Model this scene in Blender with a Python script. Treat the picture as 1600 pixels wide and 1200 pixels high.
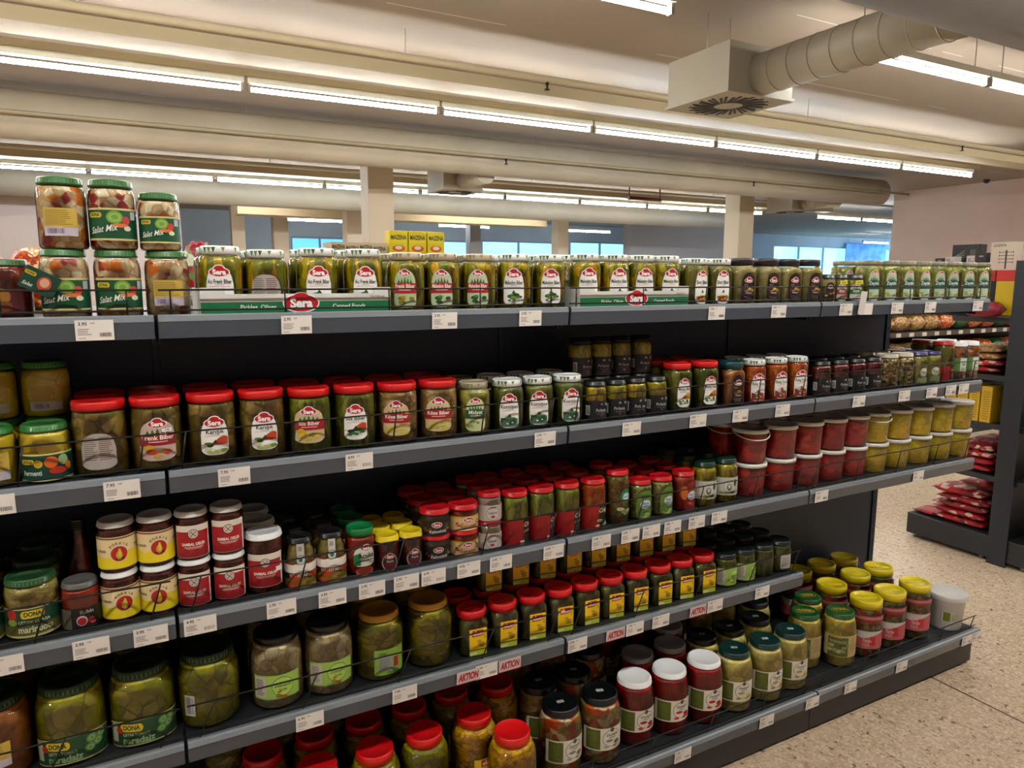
import bpy, bmesh, math, random
from mathutils import Vector, Matrix
S = bpy.context.scene
for o in list(bpy.data.objects): bpy.data.objects.remove(o)
C = S.collection
PI = math.pi
random.seed(7)

# ---------------------------------------------------------------- camera
cd = bpy.data.cameras.new('camera'); cam = bpy.data.objects.new('camera', cd); C.objects.link(cam)
cd.sensor_width = 36.0; cd.lens = 36.0*1112.244/1600; cd.clip_end = 200
RT = Vector((.8812313, -.4726820, .0017427)); UP = Vector((.0672093, .1289473, .9893713)); FW = Vector((.4678827, .8717479, -.1454011))
cam.matrix_world = Matrix(((RT.x, UP.x, -FW.x, 0), (RT.y, UP.y, -FW.y, 0), (RT.z, UP.z, -FW.z, 1.60478), (0, 0, 0, 1)))
S.camera = cam

# ---------------------------------------------------------------- world, light levels, exposure
w = bpy.data.worlds.new('world'); S.world = w; w.use_nodes = True
w.node_tree.nodes['Background'].inputs[0].default_value = (.62, .80, 1, 1)
w.node_tree.nodes['Background'].inputs[1].default_value = .6
S.view_settings.view_transform = 'Standard'; S.view_settings.look = 'None'
S.view_settings.gamma = 1; S.view_settings.use_curve_mapping = False
S.view_settings.exposure = 1.85
TUBE = 26.0          # emission of every fluorescent tube
DAY = .50           # emission of the daylit window panes far behind

# main sizes
D0, D5, DS = 1.623, 1.534, 2.045         # front of shelves, front of base deck, face of the spine
X0 = .048                                 # joint between first and second bay
ZR = [1.532, 1.204, .8785, .579, .168]    # top of each price rail
RH = .049
CEIL = 3.35

# ---------------------------------------------------------------- materials
def lin(h):
    h = h.lstrip('#'); v = [int(h[i:i+2], 16)/255 for i in (0, 2, 4)]
    return tuple(x/12.92 if x <= .04045 else ((x+.055)/1.055)**2.4 for x in v) + (1,)
MC = {}
def M(col, rough=.45, metal=0, emit=0, coat=0, spec=.5, alpha=None):
    k = (col, rough, metal, emit, coat, spec)
    if k in MC: return MC[k]
    m = bpy.data.materials.new('paint_'+col.strip('#')); m.use_nodes = True
    b = m.node_tree.nodes['Principled BSDF']
    b.inputs['Base Color'].default_value = lin(col); b.inputs['Roughness'].default_value = rough
    b.inputs['Metallic'].default_value = metal; b.inputs['Coat Weight'].default_value = coat
    b.inputs['Coat Roughness'].default_value = .08
    b.inputs['Specular IOR Level'].default_value = spec
    if emit:
        b.inputs['Emission Color'].default_value = lin(col); b.inputs['Emission Strength'].default_value = emit
    MC[k] = m; return m
def nodes(m):
    nt = m.node_tree; N = nt.nodes; L = nt.links
    def n(t, **k):
        x = N.new(t)
        for a, v in k.items(): setattr(x, a, v)
        return x
    return N, L, n, N['Principled BSDF']
def mottled(name, a, b, scale, rough=.6, bump=0, detail=4, stretch=(1, 1, 1)):
    m = bpy.data.materials.new(name); m.use_nodes = True; N, L, n, P = nodes(m)
    tc = n('ShaderNodeTexCoord'); mp = n('ShaderNodeMapping'); mp.inputs['Scale'].default_value = stretch
    no = n('ShaderNodeTexNoise'); no.inputs['Scale'].default_value = scale; no.inputs['Detail'].default_value = detail
    r = n('ShaderNodeValToRGB'); r.color_ramp.elements[0].color = lin(a); r.color_ramp.elements[1].color = lin(b)
    r.color_ramp.elements[0].position = .35; r.color_ramp.elements[1].position = .65
    L.new(tc.outputs['Object'], mp.inputs[0]); L.new(mp.outputs[0], no.inputs['Vector']); L.new(no.outputs['Fac'], r.inputs[0]); L.new(r.outputs[0], P.inputs['Base Color'])
    P.inputs['Roughness'].default_value = rough
    if bump:
        bp = n('ShaderNodeBump'); bp.inputs['Strength'].default_value = bump; bp.inputs['Distance'].default_value = .01
        L.new(no.outputs['Fac'], bp.inputs['Height']); L.new(bp.outputs[0], P.inputs['Normal'])
    return m
def chunks(name, cols, gap_shade, scale=60, stretch=(1, 1, 1), edge=.05, bump=.6, twist=.4, gloss=.25):
    # packed pieces, gaps darkened in the colour for liquid and shade: every cell of a 3D voronoi is one piece with its own colour
    m = bpy.data.materials.new('contents_'+name); m.use_nodes = True; N, L, n, P = nodes(m)
    tc = n('ShaderNodeTexCoord'); oi = n('ShaderNodeObjectInfo'); ad = n('ShaderNodeVectorMath', operation='ADD'); ml = n('ShaderNodeVectorMath', operation='SCALE')
    cx = n('ShaderNodeCombineXYZ')
    for i in range(3): L.new(oi.outputs['Random'], cx.inputs[i])
    L.new(cx.outputs[0], ml.inputs[0]); ml.inputs['Scale'].default_value = 3.0
    L.new(tc.outputs['Object'], ad.inputs[0]); L.new(ml.outputs[0], ad.inputs[1])
    nz = n('ShaderNodeTexNoise'); nz.inputs['Scale'].default_value = scale*.35; nz.inputs['Detail'].default_value = 1
    L.new(ad.outputs[0], nz.inputs['Vector'])
    sb = n('ShaderNodeVectorMath', operation='SCALE'); sb.inputs['Scale'].default_value = twist*3.0/scale
    L.new(nz.outputs['Color'], sb.inputs[0]); ad2 = n('ShaderNodeVectorMath', operation='ADD'); L.new(ad.outputs[0], ad2.inputs[0]); L.new(sb.outputs[0], ad2.inputs[1])
    mp = n('ShaderNodeMapping'); mp.inputs['Scale'].default_value = stretch; L.new(ad2.outputs[0], mp.inputs[0])
    v = n('ShaderNodeTexVoronoi'); v.inputs['Scale'].default_value = scale; L.new(mp.outputs[0], v.inputs['Vector'])
    e = n('ShaderNodeTexVoronoi', feature='DISTANCE_TO_EDGE'); e.inputs['Scale'].default_value = scale; L.new(mp.outputs[0], e.inputs['Vector'])
    sp = n('ShaderNodeSeparateColor'); L.new(v.outputs['Color'], sp.inputs[0])
    r = n('ShaderNodeValToRGB'); cr = r.color_ramp; cr.interpolation = 'CONSTANT'
    while len(cr.elements) < len(cols): cr.elements.new(.5)
    for i, cc in enumerate(cols): cr.elements[i].position = i/len(cols); cr.elements[i].color = lin(cc)
    L.new(sp.outputs[0], r.inputs[0])
    n2 = n('ShaderNodeTexNoise'); n2.inputs['Scale'].default_value = scale*2; L.new(mp.outputs[0], n2.inputs['Vector'])
    hs = n('ShaderNodeHueSaturation'); hs.inputs['Saturation'].default_value = 1.08; mr = n('ShaderNodeMapRange'); mr.inputs['To Min'].default_value = .75; mr.inputs['To Max'].default_value = 1.55
    L.new(n2.outputs['Fac'], mr.inputs['Value']); L.new(mr.outputs[0], hs.inputs['Value']); L.new(r.outputs[0], hs.inputs['Color'])
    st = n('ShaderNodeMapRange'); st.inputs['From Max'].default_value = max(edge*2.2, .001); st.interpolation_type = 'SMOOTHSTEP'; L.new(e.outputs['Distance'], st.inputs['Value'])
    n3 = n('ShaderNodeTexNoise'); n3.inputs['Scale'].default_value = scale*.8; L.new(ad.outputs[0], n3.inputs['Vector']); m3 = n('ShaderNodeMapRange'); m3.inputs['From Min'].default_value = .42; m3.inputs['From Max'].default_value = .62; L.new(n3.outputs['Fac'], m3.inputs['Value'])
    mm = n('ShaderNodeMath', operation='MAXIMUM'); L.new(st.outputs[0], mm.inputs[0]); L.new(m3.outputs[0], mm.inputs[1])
    mx = n('ShaderNodeMix', data_type='RGBA'); L.new(mm.outputs[0], mx.inputs['Factor']); mx.inputs[6].default_value = tuple(.65*a_+.35*sum(lin(q)[i_] for q in cols)/len(cols) for i_, a_ in enumerate(lin(gap_shade))); L.new(hs.outputs[0], mx.inputs[7])
    L.new(mx.outputs[2], P.inputs['Base Color'])
    bp = n('ShaderNodeBump'); bp.inputs['Strength'].default_value = bump; bp.inputs['Distance'].default_value = .004
    L.new(e.outputs['Distance'], bp.inputs['Height']); L.new(bp.outputs[0], P.inputs['Normal'])
    P.inputs['Roughness'].default_value = gloss+.15; P.inputs['Specular IOR Level'].default_value = .35
    return m
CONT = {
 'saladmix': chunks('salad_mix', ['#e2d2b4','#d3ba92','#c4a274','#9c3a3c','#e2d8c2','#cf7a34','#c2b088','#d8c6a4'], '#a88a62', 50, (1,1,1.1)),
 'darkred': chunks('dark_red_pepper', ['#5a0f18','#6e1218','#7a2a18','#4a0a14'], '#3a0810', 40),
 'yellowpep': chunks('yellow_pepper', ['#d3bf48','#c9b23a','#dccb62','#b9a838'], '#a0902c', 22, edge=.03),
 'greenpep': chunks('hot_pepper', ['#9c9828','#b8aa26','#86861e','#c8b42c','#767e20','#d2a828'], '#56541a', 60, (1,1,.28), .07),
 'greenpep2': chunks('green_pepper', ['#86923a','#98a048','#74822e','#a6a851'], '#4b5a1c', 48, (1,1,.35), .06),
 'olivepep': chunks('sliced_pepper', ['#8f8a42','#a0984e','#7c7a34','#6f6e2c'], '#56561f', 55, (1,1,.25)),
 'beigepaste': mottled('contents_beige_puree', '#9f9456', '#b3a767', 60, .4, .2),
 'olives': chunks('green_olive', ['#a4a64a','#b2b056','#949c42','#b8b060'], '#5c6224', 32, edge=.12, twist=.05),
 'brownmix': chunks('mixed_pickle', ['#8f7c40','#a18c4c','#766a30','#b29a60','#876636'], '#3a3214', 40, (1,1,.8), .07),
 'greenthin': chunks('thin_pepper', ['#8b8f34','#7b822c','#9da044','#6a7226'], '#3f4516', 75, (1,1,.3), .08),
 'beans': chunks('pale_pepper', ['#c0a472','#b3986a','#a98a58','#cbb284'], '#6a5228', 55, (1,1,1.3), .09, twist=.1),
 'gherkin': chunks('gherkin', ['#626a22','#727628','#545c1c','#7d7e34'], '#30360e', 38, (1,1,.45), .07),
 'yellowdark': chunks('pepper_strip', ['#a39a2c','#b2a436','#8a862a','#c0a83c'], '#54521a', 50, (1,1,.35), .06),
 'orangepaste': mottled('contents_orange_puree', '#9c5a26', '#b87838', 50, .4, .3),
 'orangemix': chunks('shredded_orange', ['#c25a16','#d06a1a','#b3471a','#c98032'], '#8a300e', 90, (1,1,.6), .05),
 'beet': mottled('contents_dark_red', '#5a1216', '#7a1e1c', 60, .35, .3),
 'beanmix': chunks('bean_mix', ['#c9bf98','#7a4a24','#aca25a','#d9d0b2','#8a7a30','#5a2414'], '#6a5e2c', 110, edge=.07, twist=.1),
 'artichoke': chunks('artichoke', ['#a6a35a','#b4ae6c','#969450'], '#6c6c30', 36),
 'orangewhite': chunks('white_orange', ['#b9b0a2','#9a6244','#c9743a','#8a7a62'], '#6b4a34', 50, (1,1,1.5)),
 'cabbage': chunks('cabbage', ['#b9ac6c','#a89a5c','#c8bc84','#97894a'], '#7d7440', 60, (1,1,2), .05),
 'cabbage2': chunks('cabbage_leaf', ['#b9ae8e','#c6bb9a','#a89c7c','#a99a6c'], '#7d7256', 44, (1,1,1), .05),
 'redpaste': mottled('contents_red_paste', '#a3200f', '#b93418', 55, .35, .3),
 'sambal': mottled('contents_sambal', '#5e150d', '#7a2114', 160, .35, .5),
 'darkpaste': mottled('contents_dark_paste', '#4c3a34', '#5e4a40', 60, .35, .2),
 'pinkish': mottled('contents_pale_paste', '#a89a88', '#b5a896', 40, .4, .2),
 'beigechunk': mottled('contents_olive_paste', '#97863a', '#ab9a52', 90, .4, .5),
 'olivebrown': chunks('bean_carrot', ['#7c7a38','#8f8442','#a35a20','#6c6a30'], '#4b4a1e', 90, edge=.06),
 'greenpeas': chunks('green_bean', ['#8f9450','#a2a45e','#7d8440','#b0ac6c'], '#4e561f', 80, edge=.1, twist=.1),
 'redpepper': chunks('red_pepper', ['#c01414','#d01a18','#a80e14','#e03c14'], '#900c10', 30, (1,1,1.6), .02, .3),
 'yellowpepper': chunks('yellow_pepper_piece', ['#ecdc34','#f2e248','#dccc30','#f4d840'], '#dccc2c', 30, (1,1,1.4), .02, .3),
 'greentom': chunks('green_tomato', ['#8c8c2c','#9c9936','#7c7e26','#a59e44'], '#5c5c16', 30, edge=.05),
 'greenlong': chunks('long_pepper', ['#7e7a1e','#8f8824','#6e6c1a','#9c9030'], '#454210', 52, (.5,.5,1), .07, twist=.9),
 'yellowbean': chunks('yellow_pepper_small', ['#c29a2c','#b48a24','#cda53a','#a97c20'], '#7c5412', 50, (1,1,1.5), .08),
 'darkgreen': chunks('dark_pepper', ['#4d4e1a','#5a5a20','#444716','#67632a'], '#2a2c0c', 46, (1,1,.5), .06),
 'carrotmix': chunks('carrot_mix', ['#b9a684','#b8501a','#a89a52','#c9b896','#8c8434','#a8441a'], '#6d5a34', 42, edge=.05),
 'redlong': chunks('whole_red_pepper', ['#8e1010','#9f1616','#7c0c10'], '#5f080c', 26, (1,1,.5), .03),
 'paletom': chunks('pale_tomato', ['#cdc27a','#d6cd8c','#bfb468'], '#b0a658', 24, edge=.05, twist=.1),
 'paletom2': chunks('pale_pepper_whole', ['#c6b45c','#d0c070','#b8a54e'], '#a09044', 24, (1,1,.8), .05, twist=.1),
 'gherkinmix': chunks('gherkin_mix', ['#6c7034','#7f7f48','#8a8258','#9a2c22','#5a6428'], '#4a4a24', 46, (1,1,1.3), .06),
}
def glass_mat(name, tint=(1, 1, 1), rough=.03, frost=0.0):
    m = bpy.data.materials.new(name); m.use_nodes = True; nt = m.node_tree; N = nt.nodes; L = nt.links; N.remove(N['Principled BSDF'])
    t = N.new('ShaderNodeBsdfTransparent'); t.inputs[0].default_value = (*tint, 1)
    g = N.new('ShaderNodeBsdfGlossy'); g.inputs['Roughness'].default_value = rough; g.inputs[0].default_value = (1, 1, 1, 1)
    f = N.new('ShaderNodeFresnel'); f.inputs[0].default_value = 1.5; tc = N.new('ShaderNodeTexCoord'); nz = N.new('ShaderNodeTexNoise'); nz.inputs['Scale'].default_value = 38; bp = N.new('ShaderNodeBump'); bp.inputs['Strength'].default_value = .35; bp.inputs['Distance'].default_value = .004; L.new(tc.outputs['Object'], nz.inputs['Vector']); L.new(nz.outputs['Fac'], bp.inputs['Height']); L.new(bp.outputs[0], g.inputs['Normal']); L.new(bp.outputs[0], f.inputs['Normal']); mx = N.new('ShaderNodeMixShader')
    L.new(f.outputs[0], mx.inputs[0]); L.new(t.outputs[0], mx.inputs[1]); L.new(g.outputs[0], mx.inputs[2])
    last = mx
    if frost:
        d = N.new('ShaderNodeBsdfDiffuse'); d.inputs[0].default_value = (.8, .78, .75, 1); m2 = N.new('ShaderNodeMixShader'); m2.inputs[0].default_value = frost
        L.new(mx.outputs[0], m2.inputs[1]); L.new(d.outputs[0], m2.inputs[2]); last = m2
    L.new(last.outputs[0], N['Material Output'].inputs[0]); return m
GLASS = glass_mat('clear_jar_glass', (.94, .95, .92)); TUB = glass_mat('clear_tub_plastic', (.97, .97, .97), .12, .02); TUBLID = glass_mat('milky_lid_plastic', (.9, .9, .9), .2, .7)

# ---------------------------------------------------------------- mesh helpers
def obj(name, bm, mats, parent=None, smooth=False, loc=None):
    me = bpy.data.meshes.new(name)
    if isinstance(bm, bmesh.types.BMesh): bm.to_mesh(me); bm.free()
    else: me = bm
    if isinstance(mats, (list, tuple)):
        for m in mats: me.materials.append(m)
    elif mats: me.materials.append(mats)
    if smooth: me.polygons.foreach_set('use_smooth', [True]*len(me.polygons))
    o = bpy.data.objects.new(name, me); C.objects.link(o)
    if parent: o.parent = parent
    if loc: o.location = loc
    return o
def empty(name, label, cat, loc=(0, 0, 0), rz=0, group=None):
    o = bpy.data.objects.new(name, None); C.objects.link(o); o.location = loc; o.rotation_euler = (0, 0, rz)
    o.empty_display_size = .02
    o['label'] = label; o['category'] = cat
    if group: o['group'] = group
    return o
def tag(o, label, cat, group=None):
    o['label'] = label; o['category'] = cat
    if group: o['group'] = group
    return o
def struct(o): o['kind'] = 'structure'; return o
def box(bm, a, b, mi=0, bevel=0):
    x0, y0, z0 = a; x1, y1, z1 = b
    vs = [bm.verts.new(p) for p in ((x0,y0,z0),(x1,y0,z0),(x1,y1,z0),(x0,y1,z0),(x0,y0,z1),(x1,y0,z1),(x1,y1,z1),(x0,y1,z1))]
    fs = [bm.faces.new([vs[i] for i in q]) for q in ((0,3,2,1),(4,5,6,7),(0,1,5,4),(1,2,6,5),(2,3,7,6),(3,0,4,7))]
    for f in fs: f.material_index = mi
    if bevel:
        es = list({e for f in fs for e in f.edges}); r = bmesh.ops.bevel(bm, geom=es, offset=bevel, segments=2, affect='EDGES', profile=.5)
        for f in r['faces']: f.material_index = mi
    return fs
def tube(bm, p0, p1, r, n=8, mi=0, cap=True):
    p0, p1 = Vector(p0), Vector(p1); d = (p1-p0).normalized(); u = d.orthogonal().normalized(); v = d.cross(u)
    A = [bm.verts.new(p0+(u*math.cos(2*PI*i/n)+v*math.sin(2*PI*i/n))*r) for i in range(n)]
    B = [bm.verts.new(p1+(u*math.cos(2*PI*i/n)+v*math.sin(2*PI*i/n))*r) for i in range(n)]
    for i in range(n):
        f = bm.faces.new((A[i], A[(i+1)%n], B[(i+1)%n], B[i])); f.material_index = mi; f.smooth = True
    if cap:
        f = bm.faces.new(A[::-1]); f.material_index = mi; f = bm.faces.new(B); f.material_index = mi
def ring(shape, r, n):
    out = []
    for i in range(n):
        a = 2*PI*i/n
        if shape == 'square': k = (abs(math.cos(a))**7+abs(math.sin(a))**7)**(-1/7); k = min(k, 1.22)
        elif shape == 'oct': k = (abs(math.cos(a))**4+abs(math.sin(a))**4)**(-1/4); k = min(k, 1.12)
        else: k = 1
        out.append((math.cos(a)*r*k, math.sin(a)*r*k))
    return out
def lathe(bm, prof, n=32, shape='round', mi=0, shapes=None, close=True):
    # prof: (radius, z[, shape])
    rows = []
    for p in prof:
        sh = p[2] if len(p) > 2 else shape
        if p[0] < 1e-6: rows.append([bm.verts.new((0, 0, p[1]))]); continue
        rows.append([bm.verts.new((x, y, p[1])) for x, y in ring(sh, p[0], n)])
    for A, B in zip(rows, rows[1:]):
        if len(A) == 1 and len(B) == 1: continue
        for i in range(n):
            j = (i+1) % n
            if len(A) == 1: f = bm.faces.new((A[0], B[j], B[i])) if True else None
            elif len(B) == 1: f = bm.faces.new((A[i], A[j], B[0]))
            else: f = bm.faces.new((A[i], A[j], B[j], B[i]))
            f.material_index = mi; f.smooth = True
    return rows

# flat lettering, cached: (vertices, triangles) at cap height ~ .7
FC = {}
def letters(s, bold=0.0, shear=0.0):
    k = (s, bold, shear)
    if k in FC: return FC[k]
    cu = bpy.data.curves.new('t', 'FONT'); cu.body = s; cu.align_x = 'CENTER'; cu.align_y = 'CENTER'; cu.size = 1; cu.offset = bold; cu.shear = shear; cu.resolution_u = 3; cu.fill_mode = 'FRONT'
    o = bpy.data.objects.new('t', cu); C.objects.link(o); bpy.context.view_layer.update()
    me = bpy.data.meshes.new_from_object(o.evaluated_get(bpy.context.evaluated_depsgraph_get()))
    vs = [v.co.xy[:] for v in me.vertices]; fs = [tuple(p.vertices) for p in me.polygons]
    bpy.data.objects.remove(o); bpy.data.curves.remove(cu); bpy.data.meshes.remove(me)
    FC[k] = (vs, fs); return FC[k]
class Decal:
    """Printed paper wrapped on a jar (R), or flat (R=None, facing -Y at y0)."""
    def __init__(s, R=None, y0=0, zc=0, top=None):
        s.R = R; s.y0 = y0; s.zc = zc; s.bm = bmesh.new(); s.mats = []; s.k = 1.0; s.top = top
    def mi(s, m):
        if isinstance(m, str): m = M(m, .4)
        if m not in s.mats: s.mats.append(m)
        return s.mats.index(m)
    def P(s, u, v, l):
        off = .0004+l*.00028; u *= s.k; v *= s.k
        if s.top is not None: return (u, v, s.top+off)
        if s.R: a = u/s.R; r = s.R+off; return (r*math.sin(a), -r*math.cos(a), s.zc+v)
        return (u, s.y0-off, s.zc+v)
    def strip(s, u0, u1, fb, ft, col, l=0, n=None, slant=0):
        mi = s.mi(col)
        if n is None: n = max(1, int(abs(u1-u0)/.0045)) if s.R else 1
        pr = None
        for i in range(n+1):
            u = u0+(u1-u0)*i/n; b, t = fb(u), ft(u)
            c = (s.bm.verts.new(s.P(u+slant*b, b, l)), s.bm.verts.new(s.P(u+slant*t, t, l)))
            if pr:
                try: f = s.bm.faces.new((pr[0], c[0], c[1], pr[1])); f.material_index = mi
                except ValueError: pass
            pr = c
    def rect(s, u, v, w, h, col, l=0, slant=0): s.strip(u-w/2, u+w/2, lambda x: v-h/2, lambda x: v+h/2, col, l, slant=slant)
    def ell(s, u, v, w, h, col, l=0, n=14):
        g = lambda x: math.sqrt(max(0, 1-((x-u)/(w/2))**2))*h/2
        mi = s.mi(col); pr = None
        for i in range(n+1):
            x = u-w/2*math.cos(PI*i/n); y = g(x)
            c = (s.bm.verts.new(s.P(x, v-y, l)), s.bm.verts.new(s.P(x, v+y, l)))
            if pr: f = s.bm.faces.new((pr[0], c[0], c[1], pr[1])); f.material_index = mi
            pr = c
    def tri(s, pts, col, l=0):
        f = s.bm.faces.new([s.bm.verts.new(s.P(u, v, l)) for u, v in pts]); f.material_index = s.mi(col)
    def arch(s, u, v, w, h, col, l=0):      # rounded-shoulder bottle-shaped label, v = centre
        def t(x):
            k = abs(x-u)/(w/2); return v+h/2-h*.42*(1-math.sqrt(max(0, 1-k**2.4)))
        def b(x):
            k = abs(x-u)/(w/2); return v-h/2+h*.12*k**4
        s.strip(u-w/2, u+w/2, b, t, col, l, n=14)
    def text(s, t, u, v, h, col, l=2, bold=.02, shear=0, wide=1, maxw=None, rise=0):
        vs, fs = letters(t, bold, shear); mi = s.mi(col); k = h/.72
        if maxw:
            W = (max(a for a, b in vs)-min(a for a, b in vs))*k*wide
            if W > maxw: wide *= maxw/W
        V = [s.bm.verts.new(s.P(u+x*k*wide, v+y*k+rise*x*k, l)) for x, y in vs]
        for f in fs:
            try: q = s.bm.faces.new([V[i] for i in f]); q.material_index = mi
            except ValueError: pass
    def bars(s, u, v, w, h, l=2, col='#25252a', seed=1):
        r = random.Random(seed); x = u-w/2
        while x < u+w/2-.0006:
            b = r.choice((.0005, .0008, .0012)); s.rect(x+b/2, v, b, h, col, l); x += b+r.choice((.0006, .0009, .0013))
    def lines(s, u, v, w, h, n, col, l=2, seed=3):
        r = random.Random(seed)
        for i in range(n):
            ww = w*r.uniform(.7, 1); s.rect(u-(w-ww)/2, v+h/2-h*(i+.5)/n, ww, h/n*.42, col, l)
    def done(s):
        me = bpy.data.meshes.new('label'); s.bm.normal_update()
        s.bm.to_mesh(me); s.bm.free()
        for m in s.mats: me.materials.append(m)
        return me
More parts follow.
